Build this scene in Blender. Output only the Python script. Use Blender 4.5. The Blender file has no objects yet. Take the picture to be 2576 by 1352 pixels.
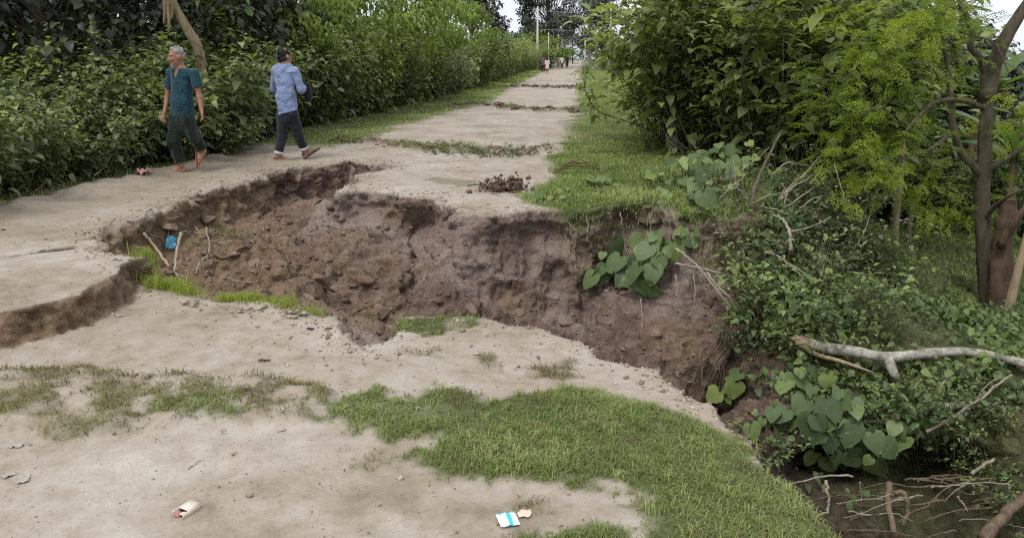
import bpy, bmesh, math, random
import numpy as np
from mathutils import Vector, Matrix, Euler

# ------------------------------------------------------------------ camera, sky, sun, exposure
SC = bpy.context.scene
COL = SC.collection
R = math.radians
PITCH = R(15.2); FPX = 1960.0; CAM_H = 1.5
cam_d = bpy.data.cameras.new('camera'); cam = bpy.data.objects.new('camera', cam_d); COL.objects.link(cam)
cam.location = (0, 0, CAM_H); cam.rotation_euler = (math.pi/2 - PITCH, 0, 0)
cam_d.sensor_width = 36.0; cam_d.lens = 36.0 * FPX / 2575.0
cam_d.clip_start = 0.05; cam_d.clip_end = 3000
SC.camera = cam
SUN_EL, SUN_AZ = 58.0, 215.0           # high soft sun behind cloud, behind the viewer's left shoulder
world = bpy.data.worlds.new('World'); SC.world = world; world.use_nodes = True
wn = world.node_tree.nodes; wl = world.node_tree.links; wn.clear()
w_out = wn.new('ShaderNodeOutputWorld'); w_bg = wn.new('ShaderNodeBackground'); w_bg.inputs[1].default_value = 0.1
w_sky = wn.new('ShaderNodeTexSky'); w_sky.sky_type = 'NISHITA'; w_sky.sun_disc = False
w_sky.sun_elevation = R(SUN_EL); w_sky.sun_rotation = R(SUN_AZ); w_sky.dust_density = 3.0
w_tc = wn.new('ShaderNodeTexCoord'); w_no = wn.new('ShaderNodeTexNoise')
w_no.inputs['Scale'].default_value = 2.2; w_no.inputs['Detail'].default_value = 5; w_no.inputs['Roughness'].default_value = 0.5
w_rp = wn.new('ShaderNodeValToRGB')
w_rp.color_ramp.elements[0].position = 0.3; w_rp.color_ramp.elements[0].color = (6.4, 6.8, 7.9, 1)
w_rp.color_ramp.elements[1].position = 0.7; w_rp.color_ramp.elements[1].color = (8.8, 8.9, 9.5, 1)
w_mx = wn.new('ShaderNodeMix'); w_mx.data_type = 'RGBA'; w_mx.inputs[0].default_value = 0.88
wl.new(w_tc.outputs['Generated'], w_no.inputs['Vector']); wl.new(w_no.outputs['Fac'], w_rp.inputs[0])
wl.new(w_sky.outputs[0], w_mx.inputs[6]); wl.new(w_rp.outputs[0], w_mx.inputs[7])
wl.new(w_mx.outputs[2], w_bg.inputs[0]); wl.new(w_bg.outputs[0], w_out.inputs[0])
sun_d = bpy.data.lights.new('sun', 'SUN'); sun = bpy.data.objects.new('sun', sun_d); COL.objects.link(sun)
sun_d.energy = 1.5; sun_d.angle = R(18); sun_d.color = (1.0, 0.965, 0.91)
_az, _el = R(SUN_AZ), R(SUN_EL)
_sd = Vector((math.sin(_az)*math.cos(_el), math.cos(_az)*math.cos(_el), math.sin(_el)))   # towards the sun
sun.rotation_euler = _sd.to_track_quat('Z', 'Y').to_euler()
SC.view_settings.view_transform = 'Standard'; SC.view_settings.look = 'None'
SC.view_settings.exposure = 0.52; SC.view_settings.gamma = 1.0
SC.render.engine = 'CYCLES'; SC.cycles.use_denoising = False; SC.cycles.use_adaptive_sampling = True; SC.cycles.adaptive_threshold = 0.02; SC.cycles.filter_width = 1.15
SC.cycles.max_bounces = 6; SC.cycles.diffuse_bounces = 3; SC.cycles.transmission_bounces = 3; SC.cycles.glossy_bounces = 2

# ------------------------------------------------------------------ helpers
def G(x, y, z=0.0):
    """where the photograph's point (x, y) meets the level z: plan position in metres"""
    u = (x - 1287.5)/FPX; v = (676 - y)/FPX
    dy = math.cos(PITCH) + v*math.sin(PITCH); dz = -math.sin(PITCH) + v*math.cos(PITCH)
    t = (z - CAM_H)/dz
    return (u*t, dy*t)
def AT(x, y, Y):
    """the point seen at (x, y) that stands Y metres ahead"""
    u = (x - 1287.5)/FPX; v = (676 - y)/FPX
    dy = math.cos(PITCH) + v*math.sin(PITCH); dz = -math.sin(PITCH) + v*math.cos(PITCH)
    t = Y/dy
    return Vector((u*t, Y, CAM_H + dz*t))
def GP(pts, z=0.0): return [G(x, y, z) for x, y in pts]

_HT = np.random.RandomState(7).uniform(-1, 1, 65536).astype(np.float32)
def _hash(ix, iy, iz, seed):
    return _HT[(ix*7919 + iy*104729 + iz*15485863 + ((ix*iy) >> 1)*31 + seed*2971) & 65535]
def vnoise(x, y, z=None, seed=0):
    x = np.asarray(x, np.float32); y = np.asarray(y, np.float32)
    xi = np.floor(x); yi = np.floor(y); fx = x-xi; fy = y-yi
    fx = fx*fx*(3-2*fx); fy = fy*fy*(3-2*fy)
    xi = xi.astype(np.int64); yi = yi.astype(np.int64)
    if z is None:
        c = lambda a, b: _hash(xi+a, yi+b, 0, seed)
        return (c(0,0)*(1-fx)+c(1,0)*fx)*(1-fy) + (c(0,1)*(1-fx)+c(1,1)*fx)*fy
    z = np.asarray(z, np.float32); zi = np.floor(z); fz = z-zi; fz = fz*fz*(3-2*fz); zi = zi.astype(np.int64)
    def c(a, b, d): return _hash(xi+a, yi+b, zi+d, seed)
    x00 = c(0,0,0)*(1-fx)+c(1,0,0)*fx; x10 = c(0,1,0)*(1-fx)+c(1,1,0)*fx
    x01 = c(0,0,1)*(1-fx)+c(1,0,1)*fx; x11 = c(0,1,1)*(1-fx)+c(1,1,1)*fx
    return (x00*(1-fy)+x10*fy)*(1-fz) + (x01*(1-fy)+x11*fy)*fz
def fbm(x, y, z=None, f=1.0, oct=3, seed=0, gain=0.5):
    s = 0; a = 1.0; t = 0
    for k in range(oct):
        s = s + a*vnoise(x*f, y*f, None if z is None else z*f, seed+17*k); t += a; a *= gain; f *= 2.03
    return s/t
def sstep(t): t = np.clip(t, 0, 1); return t*t*(3-2*t)
def poly_sd(px, py, poly):
    """signed distance to a polygon, positive inside"""
    P = np.asarray(poly, float); Q = np.roll(P, -1, 0)
    d2 = np.full(px.shape, 1e18); ins = np.zeros(px.shape, bool)
    for (ax, ay), (bx, by) in zip(P, Q):
        ex, ey = bx-ax, by-ay; wx = px-ax; wy = py-ay
        t = np.clip((wx*ex+wy*ey)/(ex*ex+ey*ey+1e-12), 0, 1)
        d2 = np.minimum(d2, (wx-ex*t)**2+(wy-ey*t)**2)
        if ay != by:
            c = ((ay > py) != (by > py)) & (px < (bx-ax)*(py-ay)/(by-ay)+ax); ins ^= c
    d = np.sqrt(d2); return np.where(ins, d, -d)
def line_d(px, py, pts):
    d2 = np.full(px.shape, 1e18)
    for (ax, ay), (bx, by) in zip(pts[:-1], pts[1:]):
        ex, ey = bx-ax, by-ay; wx = px-ax; wy = py-ay
        t = np.clip((wx*ex+wy*ey)/(ex*ex+ey*ey+1e-12), 0, 1)
        d2 = np.minimum(d2, (wx-ex*t)**2+(wy-ey*t)**2)
    return np.sqrt(d2)
def mesh_np(name, verts, faces, mats=(), smooth=False, attrs=None, mat_idx=None):
    """verts (n,3); faces: list of equal-arity int arrays, or one array"""
    me = bpy.data.meshes.new(name)
    verts = np.asarray(verts, np.float32)
    fl = faces if isinstance(faces, list) and len(faces) and isinstance(faces[0], np.ndarray) else [np.asarray(faces)]
    fl = [f for f in fl if len(f)]
    loops = np.concatenate([f.ravel() for f in fl]).astype(np.int32)
    tot = np.concatenate([np.full(len(f), f.shape[1], np.int32) for f in fl])
    st = np.concatenate([[0], np.cumsum(tot)[:-1]]).astype(np.int32)
    me.vertices.add(len(verts)); me.vertices.foreach_set('co', verts.ravel())
    me.loops.add(len(loops)); me.loops.foreach_set('vertex_index', loops)
    me.polygons.add(len(tot)); me.polygons.foreach_set('loop_start', st)
    if mat_idx is not None: me.polygons.foreach_set('material_index', np.asarray(mat_idx, np.int32))
    if smooth: me.polygons.foreach_set('use_smooth', np.ones(len(tot), bool))
    for m in mats: me.materials.append(m)
    for k, v in (attrs or {}).items():
        a = me.attributes.new(k, 'FLOAT', 'POINT'); a.data.foreach_set('value', np.asarray(v, np.float32).ravel())
    me.update(calc_edges=True); me.validate()
    return me
def link(name, me, parent=None, loc=None, rot=None, scale=None):
    o = bpy.data.objects.new(name, me); COL.objects.link(o)
    if parent is not None: o.parent = parent
    if loc is not None: o.location = loc
    if rot is not None: o.rotation_euler = rot
    if scale is not None: o.scale = (scale,)*3 if isinstance(scale, (int, float)) else scale
    return o
def tag(o, label=None, cat=None, group=None, kind=None):
    if label: o['label'] = label
    if cat: o['category'] = cat
    if group: o['group'] = group
    if kind: o['kind'] = kind
    return o
def thing(name, label, cat, loc=(0,0,0), rz=0, group=None, scale=1.0):
    o = link(name, None, None, loc, (0,0,rz), scale); return tag(o, label, cat, group)
def copy_tree(o, parent=None):
    c = o.copy(); COL.objects.link(c); c.parent = parent
    for ch in list(o.children): copy_tree(ch, c)
    return c

# ------------------------------------------------------------------ node materials
def mat(name):
    m = bpy.data.materials.new(name); m.use_nodes = True; nt = m.node_tree
    b = nt.nodes['Principled BSDF']; return m, nt, b
def N(nt, t, **kw):
    n = nt.nodes.new(t)
    for k, v in kw.items():
        if k in n.inputs: n.inputs[k].default_value = v
        else: setattr(n, k, v)
    return n
def mixc(nt, fac, a, b, blend='MIX'):
    n = nt.nodes.new('ShaderNodeMix'); n.data_type = 'RGBA'; n.blend_type = blend
    for idx, v in ((0, fac), (6, a), (7, b)):
        if hasattr(v, 'is_output'): nt.links.new(v, n.inputs[idx])
        elif idx == 0: n.inputs[0].default_value = v
        else: n.inputs[idx].default_value = (*v, 1) if len(v) == 3 else v
    return n.outputs[2]
def ramp(nt, src, stops):
    n = nt.nodes.new('ShaderNodeValToRGB'); e = n.color_ramp.elements
    while len(e) < len(stops): e.new(0.5)
    for i, (p, c) in enumerate(stops):
        e[i].position = p; e[i].color = (*c, 1) if len(c) == 3 else c
    nt.links.new(src, n.inputs[0]); return n.outputs[0]
def noise_n(nt, scale, detail=3, rough=0.55, vec=None, dist=0.0):
    n = nt.nodes.new('ShaderNodeTexNoise'); n.inputs['Scale'].default_value = scale
    n.inputs['Detail'].default_value = detail; n.inputs['Roughness'].default_value = rough; n.inputs['Distortion'].default_value = dist
    if vec is None:
        g = nt.nodes.new('ShaderNodeNewGeometry'); vec = g.outputs['Position']
    nt.links.new(vec, n.inputs['Vector']); return n.outputs['Fac']
def objvec(nt):
    t = nt.nodes.new('ShaderNodeTexCoord'); return t.outputs['Object']
def bump(nt, b, h, strength=0.4, dist=0.02):
    n = nt.nodes.new('ShaderNodeBump'); n.inputs['Strength'].default_value = strength; n.inputs['Distance'].default_value = dist
    nt.links.new(h, n.inputs['Height']); nt.links.new(n.outputs[0], b.inputs['Normal']); return n
def attr(nt, name):
    a = nt.nodes.new('ShaderNodeAttribute'); a.attribute_name = name; return a.outputs['Fac']
def simple(name, col, rough=0.8, var=0.25, scale=8.0, bmp=0.0, spec=0.3, obj=True, bscale=None):
    """plain procedural material: colour mottled by noise"""
    m, nt, b = mat(name)
    v = objvec(nt) if obj else None
    f = noise_n(nt, scale, 4, 0.6, v)
    lo = tuple(c*(1-var) for c in col); hi = tuple(min(1, c*(1+var)) for c in col)
    nt.links.new(ramp(nt, f, [(0.3, lo), (0.7, hi)]), b.inputs['Base Color'])
    b.inputs['Roughness'].default_value = rough; b.inputs['Specular IOR Level'].default_value = spec
    if bmp: bump(nt, b, noise_n(nt, bscale or scale*4, 4, 0.6, v), 0.6, bmp)
    return m
def leaf_mat(name, stops, trans=0.3, rough=0.45, tint=(1.25, 1.35, 0.6), spec=0.35, veins=True, objrand=0.0):
    """leaf: colour from a per-leaf random number, a little light through the blade"""
    m, nt, b = mat(name)
    src = attr(nt, 'rnd')
    if objrand:
        oi = nt.nodes.new('ShaderNodeObjectInfo')
        mm = N(nt, 'ShaderNodeMath', operation='MULTIPLY_ADD'); nt.links.new(oi.outputs['Random'], mm.inputs[0])
        mm.inputs[1].default_value = objrand; mm.inputs[2].default_value = -objrand*0.5
        ad = N(nt, 'ShaderNodeMath', operation='ADD'); nt.links.new(src, ad.inputs[0]); nt.links.new(mm.outputs[0], ad.inputs[1]); src = ad.outputs[0]
    c = ramp(nt, src, stops)
    if veins:
        c = mixc(nt, 0.35, c, ramp(nt, noise_n(nt, 30, 2, 0.6), [(0.3, (0.45, 0.45, 0.45)), (0.75, (1.3, 1.3, 1.3))]), 'MULTIPLY')
    nt.links.new(c, b.inputs['Base Color'])
    b.inputs['Roughness'].default_value = rough; b.inputs['Specular IOR Level'].default_value = spec
    tr = nt.nodes.new('ShaderNodeBsdfTranslucent'); nt.links.new(mixc(nt, 1.0, c, tint, 'MULTIPLY'), tr.inputs[0])
    ms = nt.nodes.new('ShaderNodeMixShader'); ms.inputs[0].default_value = trans
    out = nt.nodes['Material Output']
    nt.links.new(b.outputs[0], ms.inputs[1]); nt.links.new(tr.outputs[0], ms.inputs[2]); nt.links.new(ms.outputs[0], out.inputs[0])
    return m
# ------------------------------------------------------------------ the ground: raised earth road, washed-out gully, low field
FGZ = -0.22                                    # level of the near part of the road
FGG = [GP(p, FGZ) for p in [
  [(800,1052),(870,990),(960,985),(1060,1012),(1090,970),(1150,978),(1230,1003),(1330,985),(1420,970),(1600,1005),(1750,1045),(1860,1090),(1960,1180),(2050,1260),(2150,1352),(2230,1420),(1590,1420),(1600,1320),(1590,1262),(1400,1243),(1230,1228),(1100,1205),(980,1165),(1090,1120),(1000,1118),(900,1108),(780,1072)],
  [(1290,1332),(1400,1325),(1540,1335),(1600,1345),(1620,1420),(1270,1420)],
  [(360,1045),(400,1030),(480,1025),(590,995),(625,1040),(640,1078),(560,1087),(450,1082),(370,1078)],
  [(980,803),(1100,787),(1190,792),(1212,822),(1100,848),(1000,835)]]]
def tps(ctrl):
    C = np.array(ctrl, float); n = len(C); X = C[:, :2]
    def U(r2): return 0.5*r2*np.log(r2+1e-9)
    K = U(((X[:, None]-X[None])**2).sum(-1)) + np.eye(n)*0.02
    P = np.hstack([np.ones((n,1)), X]); A = np.zeros((n+3, n+3)); A[:n,:n] = K; A[:n,n:] = P; A[n:,:n] = P.T
    w = np.linalg.solve(A, np.concatenate([C[:,2], np.zeros(3)]))
    def f(x, y):
        s = w[n] + w[n+1]*x + w[n+2]*y
        for i in range(n): s = s + w[i]*U((x-X[i,0])**2+(y-X[i,1])**2)
        return s
    return f
_low = []
for x, y, z in [(380,690,-.36),(440,650,-.36),(450,700,-.42),(560,640,-.42),(650,545,-.42),(760,515,-.52),(880,452,-.38),(1000,413,-.16),
    (500,735,-.42),(640,755,-.42),(760,780,-.42),(800,700,-.6),(900,650,-.52),(900,560,-.36),(1000,575,-.38),(1190,590,-.40),(700,640,-.50),(950,740,-.75),(985,790,-.85),(880,800,-.6),(1100,760,-.75),(1100,650,-.46),
    (1100,560,-.30),(1250,780,-.9),(1300,720,-.75),(1300,620,-.46),(1420,640,-.55),(1450,800,-1.05),(1460,700,-.8),(1600,900,-1.2),(1600,750,-.8),(1600,650,-.5),(1720,980,-1.35),
    (1720,800,-.9),(1720,660,-.45),(1850,1000,-1.42),(1850,800,-.8),(1850,1070,-1.55),(2000,1150,-1.65),(2200,1250,-1.65),(2300,1330,-1.7),(2575,1345,-1.6),(2450,1250,-1.6),
    (2000,850,-.75),(2000,950,-.95),(2100,1000,-1.0),(2250,1120,-1.2),(2300,890,-.8),(2575,910,-.85),(2480,1000,-1.0),(2575,1110,-1.15),(2200,750,-.95),(2400,750,-1.25),
    (2490,790,-1.4),(2300,620,-1.4),(2500,600,-1.5),(2100,600,-1.0),(1900,560,-.45),(1950,700,-.65)]:
    gx, gy = G(x, y, z); _low.append((gx, gy, z))
_low += [(8,6,-1.5),(8,3,-1.7),(5,2,-1.75),(3,2.2,-1.75),(2.2,3,-1.72),(9,14,-1.55),(6,16,-1.5),(6.5,20,-1.6),(14,10,-1.6),(14,20,-1.6),(4.5,13,-1.1),(1.4,4.4,-1.45),(0.6,5.2,-1.1),(-.3,5.6,-.9)]
low_f = tps(_low)
PIT = (GP([(330,655),(255,625),(215,600),(300,562),(395,525),(430,505),(500,480),(560,470),(655,440),(665,428),(780,418),(900,404),(960,405),(1022,414),(985,422),(915,436),(905,455),(870,466),(850,480),(930,478),(1010,485),(1095,488),
           (1110,510),(1150,530),(1230,532),(1330,520),(1450,530),(1560,512),(1640,505),(1700,540)], 0)
       + [(2.3,7.6),(2.75,8.6),(2.9,10),(2.9,11.5),(2.8,14),(3.2,18),(4.4,27),(6.5,45),(11,90),(30,300),(70,700),(900,700),(900,-60),(1.4,-60),(1.35,1.0)]
       + GP([(2120,1340),(1950,1180),(1830,1080),(1720,1000),(1620,930),(1505,890),(1480,852),(1330,815),(1200,790),(1100,785),(1000,795),(985,850),(900,880),(855,862),(850,815),(800,800),(700,775),(560,765),(480,748),(430,735),(365,735),(340,700)], FGZ))
SLABFRONT = GP([(0,775),(60,770),(130,748),(200,735),(250,705),(290,690),(335,652)], 0)
FGPOLY = [(-40,-60),(-40,4.0),(-4.6,4.35),(-3.9,4.4)] + SLABFRONT + [(-2.5,6.2),(-1.5,6.6),(0,7),(4,7),(4,-60)]
SLABBACK = GP([(0,648),(90,630),(180,620),(260,622),(340,640)], 0)
RIDGES = [(GP([(850,355),(900,357),(1000,368),(1060,374),(1150,380),(1250,386),(1380,381)]), 0.20, 0.13),
          (GP([(1130,270),(1190,266),(1250,270),(1300,277),(1360,280),(1450,283)]), 0.27, 0.16),
          (GP([(1290,220),(1350,221),(1400,223),(1470,223)]), 0.4, 0.2),
          (GP([(1350,203),(1410,204),(1450,206)]), 0.4, 0.10), (GP([(1380,188),(1420,188),(1475,187)]), 0.5, 0.16),
          (GP([(1370,172.5),(1420,173)]), 0.5, 0.2)]
HEDGE = [(-5.3,6.5),(-5.18,7.76),(-5.01,9.89),(-4.55,12.94),(-4.35,16.52),(-3.7,19.76),(-2.3,32.3),(-0.7,48),(0.4,67.5),(4.5,110),(9,170)]
ROADL = [(-3.0,12.4),(-2.68,15.26),(-2.44,17.48),(-0.75,26.7),(0.05,40.9),(1.58,60.9),(3.5,86),(8.3,140),(40,500)]
ROADR = [(0.6,12.7),(1.02,15.26),(1.87,24.5),(3.29,38.3),(5.2,60.9),(7.3,91),(12,140),(46,500)]
def lin(pts, y):
    P = np.array(pts); return np.interp(y, P[:,1], P[:,0])
_fr = random.Random(3); FEET = [(_fr.uniform(-2.3, .4), _fr.uniform(2.2, 4.6), _fr.uniform(.6, 2.4)) for _ in range(26)]
BAND = GP([(-60,925),(250,920),(400,952),(650,947),(870,985),(800,1080),(560,1090),(330,1112),(80,1110),(-60,1090)], FGZ)
DAMP = GP([(860,1190),(1000,1195),(1250,1250),(1560,1270),(1590,1330),(1200,1352),(950,1330),(850,1260)], FGZ)
CREASE = [(GP([(1040,545),(1052,600)], -.32)+GP([(1030,690)], -.55)+GP([(985,790)], -.85), .10, .22), (GP([(1450,600)], -.5)+GP([(1458,700)], -.8)+GP([(1475,800)], -1.05), .09, .2),
          (GP([(700,520),(830,475)], -.45)+GP([(900,452)], -.38), .08, .16), (GP([(1150,560)], -.3)+GP([(1190,690)], -.65)+GP([(1210,780)], -.85), .08, .12), (GP([(620,590)], -.42)+GP([(760,660)], -.55)+GP([(860,760)], -.6), .09, .10)]
LEDGE = [(GP([(1180,735)], -.78)+GP([(1300,725)], -.76)+GP([(1450,735)], -.85), .16, .10), (GP([(560,660)], -.42)+GP([(680,650)], -.48)+GP([(690,700)], -.5), .14, .12)]
HOLLOWS = [(*G(px, py, z), z, r, a*1.35) for px, py, z, r, a in [(1030,572,-.34,.15,.26),(1000,600,-.40,.12,.14),(690,452,-.18,.16,.22),(720,480,-.3,.14,.14),(930,424,-.12,.14,.18),(1470,700,-.8,.15,.18),(780,500,-.44,.15,.2),(1390,690,-.72,.16,.16),(980,785,-.82,.15,.2),
           (300,585,-.15,.16,.16),(480,500,-.12,.13,.15),(560,490,-.15,.14,.16),(1240,660,-.6,.16,.14),(1600,560,-.2,.2,.15),(1330,560,-.2,.16,.14)]]
BULGE = [(*G(1150,640,-.45), .30, .15), (*G(880,600,-.42), .45, .12), (*G(1000,720,-.65), .3, .10), (*G(1320,640,-.45), .28, .10), (*G(640,650,-.45), .22, .13), (*G(1250,740,-.78), .3, .1)]
def height(x, y, detail=True):
    x = np.asarray(x, float); y = np.asarray(y, float)
    n1 = fbm(x, y, f=1.3, oct=3, seed=1); n2 = fbm(x, y, f=5.0, oct=3, seed=2)
    near = sstep((28-y)/10)
    z = 0.03*n1*near + 0.008*n2*near
    sdf = poly_sd(x, y, FGPOLY)
    zf = FGZ + 0.035*fbm(x, y, f=0.9, oct=2, seed=5) + 0.012*n2
    k = sstep((sdf + 0.05*n2 + 0.03*fbm(x, y, f=14, oct=2, seed=8))/0.07)
    if detail:
        for fx_, fy_, fa_ in FEET:
            ca, sa = math.cos(fa_), math.sin(fa_); u_ = (x-fx_)*ca+(y-fy_)*sa; v_ = -(x-fx_)*sa+(y-fy_)*ca; e_ = (u_/.13)**2+(v_/.055)**2
            zf = zf - .014*np.exp(-e_**2) + .006*np.exp(-((e_-1.7)/.6)**2)
        ru = np.abs(np.sin((x*.96+.28*y)*2.2+.6*n1)); zf = zf - .010*sstep((.25-ru)/.2)
    zf = zf + .045*sstep((poly_sd(x, y, BAND)+.06*n2)/.10)*(1+.8*fbm(x, y, f=8, oct=2, seed=9))
    for p_ in FGG[:3]: zf = zf + .025*sstep((poly_sd(x, y, p_)+.06*n2)/.12)
    z = z*(1-k) + zf*k
    if detail:      # crack that parts the slab from the path
        dcr = line_d(x, y, SLABBACK) + 0.03*n2
        z = z - 0.20*(1-sstep(dcr/0.075))*(1-k)*sstep((x+4.6)/1.2)
    for pts, w, h in RIDGES:
        if detail or h > 0.1:
            d = line_d(x, y, pts) + 0.25*w*fbm(x, y, f=3, oct=2, seed=11)
            z = z + h*(1-sstep(d/w))*(0.65+0.5*fbm(x, y, f=4.5, oct=3, seed=12))
    # left bank behind the hedge falls away a little
    hx = lin(HEDGE, y); z = z - 0.5*sstep((hx-0.5-x)/3.0)*(y > -5) + 0.05*np.exp(-((hx+0.15-x)/0.3)**2)*(1+n2)*(sdf < 0)
    # gully and low field
    sd = poly_sd(x, y, PIT)
    wide = sstep((x-1.9)/0.9)*sstep((y-7.2)/1.2)
    w = 0.20 + 0.08*fbm(x, y, f=0.8, oct=1, seed=21) + 2.6*wide + 0.12*sstep((x-0.6)/0.6)*(y < 4.4)
    amp = 1-0.8*wide
    rim = sd + amp*(0.10*fbm(x, y, f=1.7, oct=2, seed=31) + 0.07*fbm(x, y, f=6, oct=3, seed=32))
    zl = np.clip(low_f(np.clip(x, -5, 12), np.clip(y, 0, 20)), -1.9, -0.10)
    far = sstep((np.maximum(x-9, y-17))/6); zl = zl*(1-far) + (-1.6)*far
    inside = sstep(rim/np.maximum(w, 0.05))
    lump = inside*sstep((9.5-x)/2)*sstep((14-y)/3)
    zl = zl + lump*(0.10*fbm(x, y, f=2.2, oct=3, seed=41) + 0.05*fbm(x, y, f=9, oct=3, seed=42))
    if detail:
        for bx, by, br, bh in BULGE: zl = zl + bh*np.exp(-((x-bx)**2+(y-by)**2)/br**2)
        for pts, w_, h_ in CREASE: zl = zl - h_*np.exp(-(line_d(x, y, pts)/w_)**2)*(.8+.5*n2)
        for pts, w_, h_ in LEDGE: zl = zl + h_*(1-sstep((line_d(x, y, pts)+.05*n2-w_*.6)/.06))
    z = z*(1-inside) + np.minimum(z, zl)*inside
    return z, sd, rim, sdf
# --- masks shared by the ground's material and by everything that grows on it (1 = grass)
FGD = [GP(p, FGZ) for p in [
  [(600,1062),(760,1050),(800,1078),(640,1088)],
  [(150,922),(250,925),(380,955),(400,1030),(330,1080),(180,1040),(300,980)],
  [(380,958),(500,953),(650,948),(790,958),(860,985),(800,1000),(600,975),(400,978)],
  [(80,1068),(200,1052),(370,1085),(330,1110),(100,1108)],
  [(350,1130),(430,1085),(450,1100),(400,1140)],
  [(1010,880),(1100,880),(1110,905),(1020,905)], [(1180,895),(1250,890),(1265,940),(1210,935)],
  [(1140,990),(1230,985),(1240,1040),(1130,1060)], [(1270,1270),(1370,1250),(1390,1310),(1340,1315)], [(1400,1265),(1450,1265),(1450,1290),(1400,1290)],
  [(860,1150),(940,1140),(940,1190),(860,1190)], [(1330,925),(1450,905),(1480,945),(1330,965)], [(900,1330),(1000,1325),(1010,1352),(900,1352)]]]
SHG = GP([(1325,508),(1305,492),(1400,445),(1375,395),(1500,372),(1640,385),(1800,330),(2000,420),(2000,520),(1760,560),(1720,548),(1650,512),(1560,520),(1450,537),(1370,525)], 0)
YG = GP([(1050,455),(1080,440),(1200,446),(1230,465),(1150,470)], 0)
def grass_mask(x, y):
    """(dense green grass, thin dry grass) 0..1"""
    n = fbm(x, y, f=7, oct=3, seed=51); nl = fbm(x, y, f=1.5, oct=2, seed=52)
    n3 = fbm(x, y, f=22, oct=2, seed=53); g = np.zeros_like(x); d = np.zeros_like(x)
    for p in FGG: g = np.maximum(g, sstep((poly_sd(x, y, p)+0.09*n+0.05*n3+0.02)/0.11))
    for p in FGD: d = np.maximum(d, sstep((poly_sd(x, y, p)+0.07*n+0.02)/0.12)*(0.45+0.5*np.clip(n+0.3, 0, 1)))
    d = np.maximum(d, sstep((poly_sd(x, y, BAND)+.08*n)/.1)*np.clip(.34+.85*n+.5*n3, 0, .95))
    g = g*np.clip(1.35-1.6*np.clip(fbm(x, y, f=2.6, oct=2, seed=58)-.12, 0, 1)-.6*np.clip(n3-.2, 0, 1), .12, 1)
    d = np.maximum(d, .5*g*(n3 > .1))
    g = np.maximum(g, sstep((poly_sd(x, y, SHG)+0.15*n+0.1)/0.25))
    d = np.maximum(d, sstep((poly_sd(x, y, YG)+0.1*n)/0.15)*0.6)
    rl = lin(ROADL, y); rr = lin(ROADR, y)
    wob = 0.35*nl + 0.2*n
    # verges along the far road
    vl = sstep((rl - x + wob)/0.35)*sstep((y-13.2+wob)/1.0)
    vr = sstep((x - rr + wob)/0.35)*sstep((y-12.4+wob)/0.6)
    # foot of the hedge
    hx = lin(HEDGE, y); vh = sstep((hx + 0.10 + 0.25*nl - x)/0.3)*(y > 6)*(y < 14)
    bald = sstep((0.25-np.abs(fbm(x, y, f=0.45, oct=2, seed=57)))/0.1)
    g = np.maximum(g, np.maximum(vl*(0.75+0.25*(1-bald)), vr)); d = np.maximum(d, vh*0.8)
    return g, d
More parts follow.
